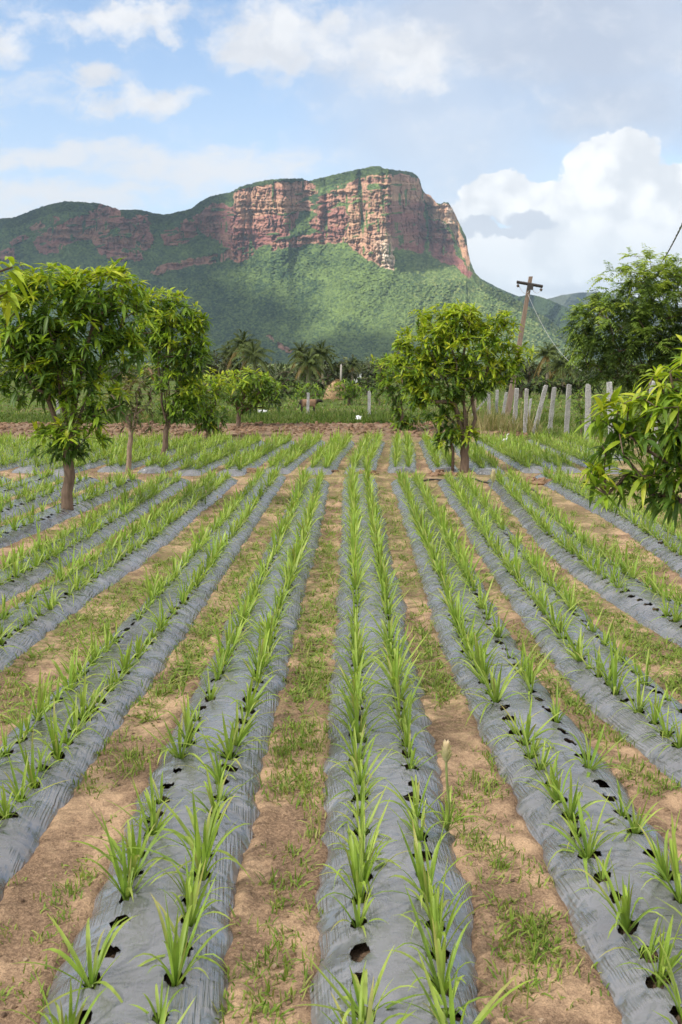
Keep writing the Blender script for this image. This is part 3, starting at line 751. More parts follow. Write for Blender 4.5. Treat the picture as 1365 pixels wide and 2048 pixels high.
def tree(name, label, cat, base, D, blobs, fork, leaf=.32, nleaf=10, dens=7, r0=.13, seed=1, S=3, across=2, young=.3, mat=None, group=None, bark=(.175, .122, .088), dmul=1.0,
         style='rosette', pal=None, wid=.26, depth=1.0, dark=0.0, stems=None):
    r = np.random.default_rng(seed); base = np.array([base[0], base[1], base[2] if len(base) > 2 else 0.])
    tips, outd, top = [], [], []
    lpx = leaf / D * F
    for bl in blobs:
        cx, cy, rx, ry = bl[:4]; yg = bl[4] if len(bl) > 4 else 0
        c = at(cx, cy, D); R = np.array([rx, .5 * (rx + ry) * depth, ry]) * D / F
        n = max(4, int(dens * 1.6 * rx * ry / lpx ** 2))
        d = dirs(r, n, -90, 90); d = d / np.linalg.norm(d, axis=1)[:, None]
        z = r.uniform(-1, 1, n); ph = r.uniform(0, 6.283, n); d = np.stack([np.sqrt(1 - z * z) * np.cos(ph), np.sqrt(1 - z * z) * np.sin(ph), z], 1)
        rad = r.uniform(.45, 1.0, n) ** .6 * (1 + .18 * r.normal(0, 1, n) * (r.random(n) < .3))
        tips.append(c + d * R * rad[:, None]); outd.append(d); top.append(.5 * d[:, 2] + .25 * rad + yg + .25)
    tips, outd, top = np.concatenate(tips), np.concatenate(outd), np.concatenate(top)
    fk = at(fork[0], fork[1], D) if len(fork) == 2 else np.array(fork)
    root = empty(name, base, label, cat, group)
    sel = np.arange(len(tips)) if len(tips) < 260 else r.choice(len(tips), 260, False)
    lim = [at(bl[0], bl[1], D) + r.normal(0, .25 * bl[2] * D / F, 3) * (0, 1, 0) for bl in sorted(blobs, key=lambda t: -t[2] * t[3]) if bl[1] < fork[1] - 15][:7] if len(fork) == 2 else []
    P, par, rad, nt = skeleton(base - np.array([0, 0, .15]), fk, tips[sel], r0, seed, lim)
    mb = MB(); flare = np.array([1.45, 1.12, 1.0, .97, .95, .93, .92])
    mb.tube(P[:nt], np.maximum(rad[:nt], r0 * .6) * flare, 10, bark)
    kk = np.arange(nt, len(P)); mb.segs(P[par[kk]], P[kk], rad[par[kk]] * .92 if False else np.minimum(rad[par[kk]], rad[kk] * 1.35), rad[kk], 5, bark)
    if stems:
        for st in stems:
            pts = [np.array(at(a, b, D)) for a, b in st[0]]
            if st[2]: pts[0][2] = -.1
            mb.tube(pts, np.linspace(st[1], st[1] * .6, len(pts)), 8, bark)
    mb.build('trunk', M_BARK, root)
    mb = MB(); n = len(tips); pal = pal or (YOUNG, MID, OLD)
    if style == 'rosette':
        k = r.integers(max(3, nleaf - 3), nleaf + 3, n); idx = np.repeat(np.arange(n), k); Mn = len(idx)
        axis = outd * .6 + np.array([0, 0, .75]) + r.normal(0, .25, (n, 3)); axis /= np.linalg.norm(axis, axis=1)[:, None]
        rd = r.normal(0, 1, (Mn, 3)); ax = axis[idx]; perp = rd - ax * (rd * ax).sum(1)[:, None]; perp /= np.linalg.norm(perp, axis=1)[:, None]
        th = np.radians(r.uniform(40, 98, Mn)); d = ax * np.cos(th)[:, None] + perp * np.sin(th)[:, None]
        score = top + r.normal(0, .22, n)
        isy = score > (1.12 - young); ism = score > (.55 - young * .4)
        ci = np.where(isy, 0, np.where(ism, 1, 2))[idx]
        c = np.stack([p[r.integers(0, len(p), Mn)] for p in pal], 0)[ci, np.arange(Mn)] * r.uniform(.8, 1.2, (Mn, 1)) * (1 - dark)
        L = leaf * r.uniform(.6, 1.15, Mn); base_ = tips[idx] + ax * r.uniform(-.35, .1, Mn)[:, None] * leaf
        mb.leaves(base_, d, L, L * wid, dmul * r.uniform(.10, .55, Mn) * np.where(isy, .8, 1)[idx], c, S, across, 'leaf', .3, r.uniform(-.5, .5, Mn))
    else:                                           # pinnate sprays (neem)
        k = nleaf; idx = np.repeat(np.arange(n), k); Mn = len(idx)
        d = outd[idx] * .8 + r.normal(0, .55, (Mn, 3)) + np.array([0, 0, .1]); d /= np.linalg.norm(d, axis=1)[:, None]
        L = leaf * r.uniform(.6, 1.2, Mn); dr = r.uniform(.2, .7, Mn)
        nl = 7; tt = np.linspace(.15, 1, nl); rep = np.repeat(np.arange(Mn), nl * 2); t2 = np.tile(np.repeat(tt, 2), Mn); sg = np.tile(np.array([-1, 1.]), Mn * nl)
        pos = tips[idx][rep] + d[rep] * (L[rep] * t2)[:, None] + np.array([0, 0, -1]) * (dr[rep] * L[rep] * t2 ** 2)[:, None]
        side = np.cross(d, [0, 0, 1.]); side /= np.linalg.norm(side, axis=1)[:, None] + 1e-6
        ld = side[rep] * sg[:, None] + d[rep] * .5 + np.array([0, 0, -.25])
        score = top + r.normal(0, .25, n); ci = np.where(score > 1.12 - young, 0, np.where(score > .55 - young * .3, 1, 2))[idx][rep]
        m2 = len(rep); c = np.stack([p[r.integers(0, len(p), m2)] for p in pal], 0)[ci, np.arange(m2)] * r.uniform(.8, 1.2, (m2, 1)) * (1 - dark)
        LL = leaf * .32 * r.uniform(.8, 1.2, m2) * (1.15 - .4 * t2)
        mb.leaves(pos, ld, LL, LL * .32, r.uniform(.1, .5, m2), c, 2, 2, 'leaf', 0, r.uniform(-.5, .5, m2))
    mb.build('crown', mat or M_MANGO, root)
    return root
GROVE = 'mango trees standing among the beds'
b = G(135, 1030); D1 = b[1]
tree('mango_tree', 'large dark mango tree with thick leaning trunk at the left of the beds', 'tree', b, D1,
     [(100, 610, 95, 75), (205, 590, 85, 55, .12), (45, 650, 65, 90), (150, 680, 110, 65, -.15), (245, 640, 60, 60), (60, 760, 70, 45, .15), (190, 800, 70, 50), (150, 870, 62, 42), (105, 880, 45, 40),
      (225, 560, 55, 30, .2), (120, 560, 50, 30, .15), (60, 570, 45, 40, .05), (255, 700, 50, 40, .1), (20, 720, 40, 60), (130, 745, 95, 55, -.1), (85, 690, 70, 50, -.1)],
     (138, 862), .285, 11, 6.6, .115, 3, 3, 3, .44, group=GROVE)
b = G(325, 923); D2 = b[1]
tree('mango_tree', 'mid-sized dark mango tree right behind the largest left mango', 'tree', b, D2,
     [(335, 620, 60, 40, .15), (345, 680, 70, 50), (385, 690, 38, 60, .05), (310, 660, 40, 50), (340, 750, 55, 40), (395, 640, 30, 20, .2), (355, 810, 40, 34), (320, 600, 40, 22, .15), (375, 790, 35, 40, .1)],
     (335, 850), .29, 11, 7.0, .10, 5, 3, 2, .40, group=GROVE)
b = G(255, 950); D3 = b[1]
tree('young_tree', 'thin young tree with sparse brownish leaves between two dark mangoes', 'tree', b, D3,
     [(265, 790, 48, 45), (285, 760, 32, 30), (240, 800, 28, 30), (270, 835, 40, 25)], (262, 862), .28, 7, 4.5, .075, 6, 2, 2, .1,
     pal=(np.array([[.30, .27, .07], [.26, .17, .10]]), np.array([[.14, .17, .035], [.20, .18, .06]]), np.array([[.07, .09, .025]])), bark=(.30, .22, .16), group=GROVE)
b = G(417, 880)
tree('mango_tree', 'small yellowish-green mango tree at the near edge of the ploughed strip', 'tree', b, b[1],
     [(412, 770, 45, 32, .2), (400, 810, 42, 32), (430, 830, 32, 28), (385, 790, 28, 40, .15), (415, 850, 26, 18)], (417, 862), .36, 9, 7, .10, 8, 3, 2, .36, group=GROVE)
b = G(477, 856)
tree('mango_tree', 'rounded fresh green mango tree behind the ploughed strip', 'tree', b, b[1],
     [(490, 762, 50, 28, .15), (470, 785, 45, 30), (520, 775, 36, 32), (545, 790, 26, 20), (500, 800, 35, 22, -.1)], (478, 830), .42, 9, 7, .12, 9, 2, 2, .26, group=GROVE)
b = G(930, 945); D4 = b[1]
tree('mango_tree', 'round yellow-topped mango tree with forked trunk at the cross path', 'tree', b, D4,
     [(900, 650, 78, 42, .25), (850, 690, 55, 42, .2), (992, 668, 42, 40, .3), (930, 690, 75, 55, .08), (835, 735, 40, 40, .15), (890, 755, 75, 50, -.1), (960, 745, 55, 45), (1015, 712, 30, 26, .3), (1025, 742, 24, 20, .15),
      (865, 800, 48, 35), (920, 640, 45, 28, .3), (905, 850, 42, 28, -.1), (930, 872, 32, 20), (840, 780, 30, 40, .05), (885, 880, 26, 16, -.1), (1042, 706, 24, 16, .3), (806, 678, 24, 16, .25), (918, 616, 32, 14, .35), (1004, 640, 28, 16, .35), (800, 722, 18, 26, .1)],
     (930, 880), .275, 11, 7.0, .13, 12, 3, 2, .64, group=GROVE, stems=[([(905, 945), (907, 905), (898, 860)], .05, True)])
b = G(800, 866)
tree('mango_tree', 'dense mango tree standing just left behind the yellow-topped one', 'tree', b, b[1],
     [(785, 740, 40, 32, .1), (800, 775, 38, 32), (770, 765, 24, 24), (815, 820, 28, 36, -.1), (800, 850, 22, 14), (830, 850, 20, 14)], (805, 830), .40, 9, 7, .10, 13, 2, 2, .22, group=GROVE)
b = G(1300, 880); D5 = b[1]
NP = (np.array([[.42, .50, .075], [.36, .46, .07]]), np.array([[.25, .35, .06], [.21, .31, .055]]), np.array([[.08, .13, .026], [.07, .115, .025]]))
tree('neem_tree', 'tall feathery-leaved tree behind the stone posts at the right', 'tree', b, D5,
     [(1265, 575, 80, 50, .15), (1295, 540, 55, 34, .25), (1180, 645, 48, 38), (1240, 650, 85, 60), (1330, 620, 65, 80, .05), (1290, 690, 95, 50, -.1), (1215, 700, 60, 48), (1345, 730, 50, 45, -.15), (1250, 745, 70, 28, -.15), (1355, 570, 40, 40, .2), (1150, 640, 22, 16), (1400, 650, 60, 90)],
     (1318, 770), .62, 6, 7.6, .20, 14, 2, 2, .30, mat=M_NEEM, style='pinnate', pal=NP)
# near mango at the right edge: trunk stands outside the picture
tree('mango_tree', 'near mango tree reaching in from the right edge with long drooping leaves', 'tree', (4.15, 8.4, 0), 8.2,
     [(1320, 830, 95, 70, .15), (1245, 825, 62, 42, .2), (1340, 775, 70, 40, .3), (1290, 900, 95, 65, -.1), (1215, 960, 44, 28, .22), (1350, 960, 70, 50, -.1), (1290, 965, 55, 40), (1440, 850, 110, 130), (1520, 900, 110, 140), (1185, 950, 26, 18, .3), (1440, 700, 90, 60, .2)],
     (1510, 1060), .20, 11, 6.5, .085, 21, 5, 3, .36, bark=(.16, .11, .085), wid=.21, dmul=1.3)
tree('mango_tree', 'near mango spray with bright yellow-green leaves at the left edge', 'tree', (-3.35, 6.6, 0), 6.4,
     [(-2, 545, 34, 30, .5), (-8, 600, 32, 34, .5), (-90, 600, 80, 80, .3), (-160, 640, 110, 110), (-220, 560, 100, 80)], (-330, 900), .19, 10, 6, .09, 23, 5, 3, .5, bark=(.16, .11, .085), wid=.2, dmul=1.4)

# small shrub among the posts, far orchard and treeline
FARP = (np.array([[.15, .20, .03], [.12, .18, .03]]), np.array([[.07, .11, .022], [.06, .095, .02]]), np.array([[.03, .05, .014], [.025, .042, .012]]))
OLIVE = (np.array([[.17, .19, .07], [.14, .16, .06]]), np.array([[.09, .11, .04], [.075, .09, .035]]), np.array([[.05, .06, .025], [.045, .055, .022]]))
b = G(1163, 870)
tree('sapling', 'thin leafy sapling growing between two stone fence posts', 'tree', b, b[1], [(1160, 800, 18, 26), (1165, 835, 14, 18)], (1163, 830), .30, 7, 4.5, .035, 31, 2, 2, .1)
b = G(699, 806); tree('orchard_tree', 'small round dark tree with bare forked trunk right of the haystack', 'tree', b, b[1], [(690, 778, 26, 18), (712, 780, 22, 16), (686, 790, 14, 10)], (699, 795), .45, 8, 7, .10, 32, 2, 2, .1)
b = G(618, 800); tree('orchard_tree', 'low dark bush tree behind the stone post beside the calf', 'tree', b, b[1], [(622, 782, 30, 16), (600, 788, 18, 10)], (618, 794), .5, 8, 7, .10, 33, 2, 2, .05)
b = G(760, 806); tree('sapling', 'slim sapling with thin foliage right of the second far fence post', 'tree', b, b[1], [(758, 785, 12, 18), (765, 808, 9, 14)], (759, 800), .4, 7, 5, .05, 34, 2, 2, .1)
def far_tree(name, label, D, blobs, seed, leaf, pal=None, dens=7, base=None, group=None, young=.1, nleaf=7):
    cx = sum(t[0] for t in blobs) / len(blobs); x = at(cx, 725, D)[0]
    fy = max(t[1] for t in blobs)
    tree(name, label, 'tree', (x, D, -.15), D, blobs, (cx, fy), leaf, nleaf, dens, .12 * D / 60, seed, 1 if False else 2, 2, young, M_FAR, group, (.14, .11, .08), pal=pal or FARP, wid=.34)
TL = 'trees of the far treeline'
far_tree('broad_tree', 'broad dark tree behind the haystack and its pole', 150, [(655, 735, 45, 26), (690, 742, 34, 22), (625, 750, 30, 16)], 41, 1.1, OLIVE, group=TL)
far_tree('broad_tree', 'dull green tree below the coconut palms on the left', 120, [(455, 735, 40, 28), (430, 725, 26, 22)], 42, .9, OLIVE, group=TL)
far_tree('broad_tree', 'dark tree clump between the left palms and the middle palm', 160, [(575, 752, 26, 14), (560, 758, 20, 10)], 43, 1.0, OLIVE, group=TL)
far_tree('broad_tree', 'grey-green tree right beside the small white building', 170, [(740, 745, 22, 18), (765, 738, 20, 24)], 44, 1.1, OLIVE, group=TL)
far_tree('broad_tree', 'rounded grey-green tree between leaning pole and right-hand palms', 140, [(1060, 735, 26, 18), (1040, 745, 20, 14), (1080, 745, 20, 12)], 45, 1.0, OLIVE, group=TL)
for i, (px, rx, lab) in enumerate([(570, 30, 'low dark bush at the left end of the far hedge by the middle palm'), (640, 32, 'low dark bush touching the left flank of the haystack'), (735, 30, 'low green bush under the white building'),
                                   (1045, 40, 'low green orchard bush behind the leaning pole foot'), (1105, 40, 'low green orchard bush behind the tilted stone post'), (1165, 36, 'low green orchard bush below the two right palms')]):
    far_tree('orchard_bush', lab, 105 if px < 800 else 95, [(px - rx * .5, 768, rx * .7, 13), (px + rx * .4, 766, rx * .7, 14)], 50 + i, .7, None, 7, group='low orchard bushes before the treeline', young=.12)
far_tree('orchard_bush', 'bright green bush right of the rounded fresh green mango', 75, [(550, 790, 26, 16), (570, 782, 20, 12)], 57, .5, None, 7, young=.2)
far_tree('orchard_bush', 'green bush under the palms behind the young brownish tree', 80, [(400, 735, 20, 24), (395, 760, 26, 20)], 58, .55, None, 7, young=.1)
def wood():
    r = np.random.default_rng(61); mb = MB(); n = 5200
    px = r.uniform(-420, 1800, n); top = 738 + 14 * fbm(px * .012, px * 0, 3, 2) * 1.0 - 12 * (vn(px * .035, px * 0, 5) > .6)
    D = r.uniform(185, 260, n); y = top + (760 - top) * r.random(n) ** .8
    C = np.array([at(a, b, d) for a, b, d in zip(px, y, D)]); C[:, 2] = np.maximum(C[:, 2], .3)
    k = 7; idx = np.repeat(np.arange(n), k); M = n * k
    pal = np.array([[.055, .075, .03], [.07, .09, .035], [.04, .055, .022], [.09, .10, .045]])
    c = pal[r.integers(0, 4, n)][idx] * r.uniform(.75, 1.25, (M, 1))
    mb.leaves(C[idx] + r.normal(0, .9, (M, 3)), dirs(r, M, -60, 70), r.uniform(.8, 1.7, M), r.uniform(.4, .8, M), r.uniform(0, .5, M), c, 2, 2, 'leaf')
    tag(mb.build('far_wood', M_FAR), 'far continuous dark wood at the foot of the mountain', 'wood', None, 'stuff')
wood()

# coconut palms
def palm(px, crown_y, D, R, label, seed, lean=0, tint=1.0):
    r = np.random.default_rng(seed); x = at(px, 725, D)[0]; base = np.array([x + lean, D, -.15]); top = at(px, crown_y, D)
    root = empty('coconut_palm', base, label, 'palm tree', 'coconut palms in the treeline')
    t = np.linspace(0, 1, 9)[:, None]; pts = base + (top - base) * t + np.array([lean * .25, 0, 0]) * np.sin(t * 3.1)
    mb = MB(); mb.tube(pts, np.linspace(.20, .12, 9), 8, (.26, .22, .17)); mb.build('trunk', M_BARK, root)
    mb = MB(); n = 24; az = np.arange(n) * 2.4 + r.uniform(-.2, .2, n); el = np.radians(np.linspace(78, -38, n) + r.uniform(-8, 8, n))
    d = np.stack([np.cos(az) * np.cos(el), np.sin(az) * np.cos(el), np.sin(el)], 1); L = R * r.uniform(.85, 1.15, n)
    dr = np.linspace(.35, .75, n)
    colr = np.array([.10, .13, .035]) * tint; old = np.array([.24, .17, .06])
    cc = np.array([colr * r.uniform(.7, 1.3) if i < n - 5 or r.random() < .3 else old for i in range(n)])
    mb.leaves(np.repeat(top[None], n, 0), d, L, np.full(n, .09), dr, cc, 5, 2, 'strip')
    nl = 20; tt = np.linspace(.12, 1, nl); rep = np.repeat(np.arange(n), nl * 2); t2 = np.tile(np.repeat(tt, 2), n); sg = np.tile(np.array([-1, 1.]), n * nl)
    P = top + d[rep] * (L[rep] * t2)[:, None] + np.array([0, 0, -1]) * (dr[rep] * L[rep] * t2 ** 2.2)[:, None]
    side = np.cross(d, [0, 0, 1.]); side /= np.linalg.norm(side, axis=1)[:, None] + 1e-6
    ld = side[rep] * sg[:, None] + d[rep] * .55 + np.array([0, 0, -.75]); m = len(rep)
    LL = R * .34 * (1.1 - .65 * t2) * r.uniform(.8, 1.15, m)
    mb.leaves(P, ld, LL, np.full(m, .10), r.uniform(.1, .5, m), cc[rep] * r.uniform(.8, 1.2, (m, 1)), 2, 2, 'leaf')
    mb.build('crown', M_FAR, root)
palm(487, 686, 120, 2.6, 'tallest coconut palm of the cluster left of the middle palms', 71)
palm(507, 708, 112, 2.5, 'full coconut palm in front of the tallest left palm', 72, .4)
palm(458, 704, 128, 2.1, 'smaller dull coconut palm at the left of the cluster', 73, -.3, .8)
palm(617, 722, 112, 2.3, 'coconut palm with a bare straight trunk left of the haystack', 74, -.1)
palm(642, 703, 124, 2.2, 'coconut palm rising behind the bare-trunked middle palm', 75, .3, .8)
palm(603, 702, 126, 2.0, 'coconut palm half hidden left behind the bare-trunked palm', 76, -.3, .85)
palm(1096, 704, 118, 2.0, 'coconut palm right of the leaning utility pole', 77)
palm(1125, 728, 110, 2.5, 'coconut palm with brown drooping fronds beside the feathery tree', 78, .2, .9)
palm(705, 728, 165, 1.9, 'hazy coconut palm left above the white building', 79, 0, .7)
palm(772, 722, 170, 2.0, 'hazy dark coconut palm above the dense mango tree', 80, 0, .6)

# ------------------------------------------------------------------ fence posts, poles, wires
def post(top, base, w, label, group='rough stone fence posts', c=(.40, .385, .37), D=None, seed=0):
    r = np.random.default_rng(int(top[0] * 7) + seed)
    b = G(*base) if D is None else np.array([at(base[0], base[1], D)[0], D, 0.]); Dd = b[1]
    t = at(top[0], top[1], Dd + r.uniform(-.15, .15)); w = w * Dd / F
    n = 8; V = []; tt = np.linspace(-.12, 1, n)
    for i, s in enumerate(tt):
        p = b + (t - b) * s; ww = w * .45 * (1.06 - .12 * s) * (1 + r.uniform(-.1, .1))
        a = r.uniform(-.12, .12)
        for (sx, sy) in ((-1, -1), (0, -1.05), (1, -1), (1.05, 0), (1, 1), (0, 1.05), (-1, 1), (-1.05, 0)):
            j = r.uniform(-.09, .09, 2)
            V.append(p + np.array([(sx * math.cos(a) - sy * .7 * math.sin(a) + j[0]) * ww, (sx * math.sin(a) + sy * .7 * math.cos(a) + j[1]) * ww, (r.uniform(-.02, .05) if i == n - 1 else 0)]))
    q = [(i * 8 + j, i * 8 + (j + 1) % 8, (i + 1) * 8 + (j + 1) % 8, (i + 1) * 8 + j) for i in range(n - 1) for j in range(8)]
    V.append(t + np.array([r.uniform(-.3, .3) * w, 0, .05])); m = len(V) - 1
    tr = [((n - 1) * 8 + j, (n - 1) * 8 + (j + 1) % 8, m) for j in range(8)]
    mb = MB(); mb.add(np.array(V), q, tr, np.array(c) * r.uniform(.88, 1.1))
    o = mb.build('stone_post', M_STONE, None, False, tuple(b)); tag(o, label, 'fence post', group); return o
post((617, 787), (616, 829), 6.5, 'pale stone post standing in front of the resting calf')
post((739, 783), (739, 833), 6.5, 'pale stone post standing right of the haystack in the weeds')
post((371, 787), (370, 826), 7, 'stone post glimpsed between the two left mango crowns')
post((117, 798), (117, 828), 7, 'stone post showing behind the largest left mango tree')
post((951, 792), (949, 838), 5.5, 'brownish thin post with a slanted brace against it', c=(.36, .27, .20))
post((978, 786), (979, 834), 6.5, 'whitish post at the upper end of the slanted brace')
post((975, 795), (940, 826), 5, 'slanted stone brace leaning between two thin posts', D=58)
post((995, 781), (993, 830), 6, 'short stone post half sunk in the straw-coloured grass, left one', D=60)
post((1013, 786), (1006, 832), 6, 'slightly tilted short post in the straw-coloured grass', D=60)
post((1034, 778), (1029, 858), 9, 'upright stone post just right of the straw-coloured grass')
post((1054, 779), (1050, 870), 7.5, 'thin stone post with a brownish foot, left of the tilted post')
post((1062, 799), (1056, 845), 5.5, 'low leaning stone post behind the thin brown-footed post')
post((1092, 772), (1069, 864), 9.5, 'strongly tilted stone post leaning to the right')
post((1109, 776), (1100, 860), 9, 'stone post just right of the strongly tilted one')
post((1139, 770), (1133, 868), 10, 'stone post left of the thin leafy sapling')
post((1177, 770), (1175, 890), 11, 'tall thick stone post right of the thin leafy sapling')
post((1219, 766), (1224, 912), 12, 'whitish stone post partly covered by the near mango leaves', c=(.48, .47, .46))
post((1305, 764), (1312, 930), 13, 'whitish stone post whose top shows above the near mango leaves', c=(.48, .47, .46))

def utility_pole():
    b = G(1014, 838); D = b[1]; t = at(1062, 553, D); root = empty('utility_pole', b, 'tall leaning brown utility pole with a dark crossarm behind the fence', 'utility pole')
    mb = MB(); pts = b + (t - b) * np.linspace(-.03, 1, 8)[:, None]
    ax = (t - b) / np.linalg.norm(t - b); V = []
    for i, p in enumerate(pts):
        h = .155 - .055 * i / 7
        for sx, sy in ((-1, -1), (1, -1), (1, 1), (-1, 1)): V.append(p + np.array([sx * h, sy * h * .8, 0]))
    q = [(i * 4 + j, i * 4 + (j + 1) % 4, i * 4 + 4 + (j + 1) % 4, i * 4 + 4 + j) for i in range(7) for j in range(4)] + [(28, 29, 30, 31)]
    mb.add(np.array(V), q, None, (.27, .195, .15)); mb.build('shaft', M_WOOD, root, False)
    a, c = at(1034, 564, D - .2), at(1086, 573, D - .2)
    mb = MB(); mb.segs([a], [c], [.085], [.085], 4, (.05, .04, .035)); mb.build('crossarm', M_METAL, root, False)
    for s in (.05, .94):
        p = a + (c - a) * s; mb = MB(); mb.tube([p + (0, 0, -.02), p + (0, 0, -.12), p + (0, 0, -.16), p + (0, 0, -.24), p + (0, 0, -.28)], [.03, .03, .085, .07, .03], 8, (.10, .07, .055)); mb.build('insulator', M_METAL, root)
    mb = MB(); p = at(1061, 570, D - .22); mb.box(p[0], p[1], p[2] - .1, .32, .12, .34, (.06, .05, .045)); mb.build('clamp', M_METAL, root, False)
    mb = MB(); A = at(1056, 588, D - .2); B = at(1165, 742, D - 6); n = 24
    mb.tube([A + (B - A) * s - np.array([0, 0, 2.6 * s * (1 - s)]) for s in np.linspace(0, 1, n)], .011, 5, (.42, .42, .42))
    o = mb.build('slack_wire', M_PAINT); tag(o, 'thin pale slack wire dropping from the leaning pole', 'wire')
    mb = MB()
    for s0, s1, sg in ((1038, 1062, .5), (1062, 1084, .5)):
        A, B = at(s0, 570, D - .2), at(s1, 577, D - .25); mb.tube([A + (B - A) * s - np.array([0, 0, .35 * 4 * s * (1 - s)]) for s in np.linspace(0, 1, 10)], .014, 4, (.5, .5, .5))
    mb.build('jumper_wire', M_PAINT, root)
utility_pole()
def cable():
    A, B = at(1321, 528, 46), at(1420, 330, 14); n = 80; s = np.linspace(0, 1, n)[:, None]
    ctr = A + (B - A) * s - np.array([0, 0, .5]) * 4 * s * (1 - s) * .25
    A2 = at(1290, 640, 56); mb = MB()
    ctr = np.vstack([A2 + (ctr[0] - A2) * np.linspace(0, .95, 10)[:, None], ctr])
    for ph in (0, math.pi):
        i = np.arange(len(ctr)) * 1.1 + ph; off = np.stack([np.cos(i), 0 * i, np.sin(i)], 1) *   .013
        mb.tube(ctr + off, .014, 5, (.03, .03, .035) if ph == 0 else (.28, .28, .28))
    tag(mb.build('twisted_cable', M_HOSE), 'twisted dark overhead cable above the feathery tree at the right', 'cable')
cable()
def small_pole():
    b = at(682, 766, 140); b[2] = 0; t = at(683, 729, 140); mb = MB(); mb.tube([b, b + (t - b) * .5, t], [.2, .17, .13], 6, (.42, .38, .34))
    o = mb.build('concrete_pole', M_PAINT, None, True, tuple(b)); tag(o, 'thin pale pole standing behind the haystack', 'pole')
small_pole()

def haystack():
    b = G(668, 796); D = b[1]; s = D / F; n, m = 28, 14; V = []; r = np.random.default_rng(4)
    R = 21 * s; Ht = 36 * s
    prof = [(1.0, 0), (1.0, .15), (.96, .32), (.88, .5), (.76, .66), (.62, .8), (.44, .91), (.24, .975), (.08, 1.0)]
    for (pr, pz) in prof:
        for j in range(n):
            a = 2 * math.pi * j / n; k = 1 + .05 * (vn(j * .7, pz * 7, 3) - .5) + .05 * r.uniform(-.5, .5)
            sh = .36 * R * pz
            V.append((b[0] + math.cos(a) * R * pr * k + sh, b[1] + math.sin(a) * R * pr * k * .9, pz * Ht * (1 + .02 * r.uniform(-1, 1)) - .1))
    q = [(i * n + j, i * n + (j + 1) % n, (i + 1) * n + (j + 1) % n, (i + 1) * n + j) for i in range(len(prof) - 1) for j in range(n)]
    V.append((b[0] + .36 * R, b[1], Ht)); c = len(V) - 1; t = [((len(prof) - 1) * n + j, (len(prof) - 1) * n + (j + 1) % n, c) for j in range(n)]
    mb = MB(); mb.add(np.array(V), q, t, (.48, .33, .19))
    P = np.array(V)[r.integers(n, len(V) - 1, 1500)]; d = P - np.array([b[0], b[1], Ht * .3]); d = d / np.linalg.norm(d, axis=1)[:, None] * .5 + r.normal(0, .5, P.shape) + (0, 0, -.6)
    mb.leaves(P, d, r.uniform(.15, .4, 1500), np.full(1500, .03), np.full(1500, .2), np.array([[.42, .29, .16], [.34, .22, .12], [.27, .17, .09]])[r.integers(0, 3, 1500)], 2, 2, 'blade')
    o = mb.build('haystack', M_STRAW, None, True, tuple(b)); tag(o, 'tall rounded brown haystack behind the fence', 'haystack')
haystack()

def white_building():
    D = 165; root_p = at(714, 760, D); root_p[2] = -.1; root = empty('white_building', root_p, 'small white building showing through the far treeline', 'building')
    for (x0, x1, y0, nm) in ((709, 716, 755, 'wall'), (715, 723, 749, 'wall')):
        a, c = at(x0, y0, D), at(x1, y0, D); mb = MB(); w = c[0] - a[0]; mb.box((a[0] + c[0]) / 2, D + (.4 if x0 > 712 else 0), a[2] / 2 - .1, w, 1.6, a[2] + .2, (.80, .80, .80)); mb.build('wall', M_PAINT, root, False)
        mb = MB(); mb.box((a[0] + c[0]) / 2, D + (.4 if x0 > 712 else 0), a[2] + .06, w + .15, 1.8, .12, (.70, .70, .70)); mb.build('roof', M_PAINT, root, False)
white_building()

# ---- animals
def skin_obj(name, nodes, edges, m, col, origin, rotz=0, scale=1.0, parent=None, sub=2):
    me = bpy.data.meshes.new(name); me.from_pydata([n[:3] for n in nodes], edges, []); o = bpy.data.objects.new(name, me); COL.objects.link(o)
    sk = o.modifiers.new('skin', 'SKIN'); sk.use_smooth_shade = True
    for v, n in zip(me.skin_vertices[0].data, nodes): v.radius = (n[3], n[4] if len(n) > 4 else n[3])
    me.skin_vertices[0].data[0].use_root = True
    ss = o.modifiers.new('sub', 'SUBSURF'); ss.levels = ss.render_levels = sub
    dg = bpy.context.evaluated_depsgraph_get(); me2 = bpy.data.meshes.new_from_object(o.evaluated_get(dg)); o.modifiers.clear(); o.data = me2
    for p in me2.polygons: p.use_smooth = True
    a = me2.color_attributes.new('Col', 'FLOAT_COLOR', 'POINT'); n = len(me2.vertices); co = np.empty(n * 3); me2.vertices.foreach_get('co', co); co = co.reshape(-1, 3)
    cc = np.ones((n, 4)); cc[:, :3] = col(co) if callable(col) else col; a.data.foreach_set('color', cc.ravel())
    me2.materials.clear(); me2.materials.append(m)
    o.location = origin; o.rotation_euler = (0, 0, rotz); o.scale = (scale,) * 3; return o
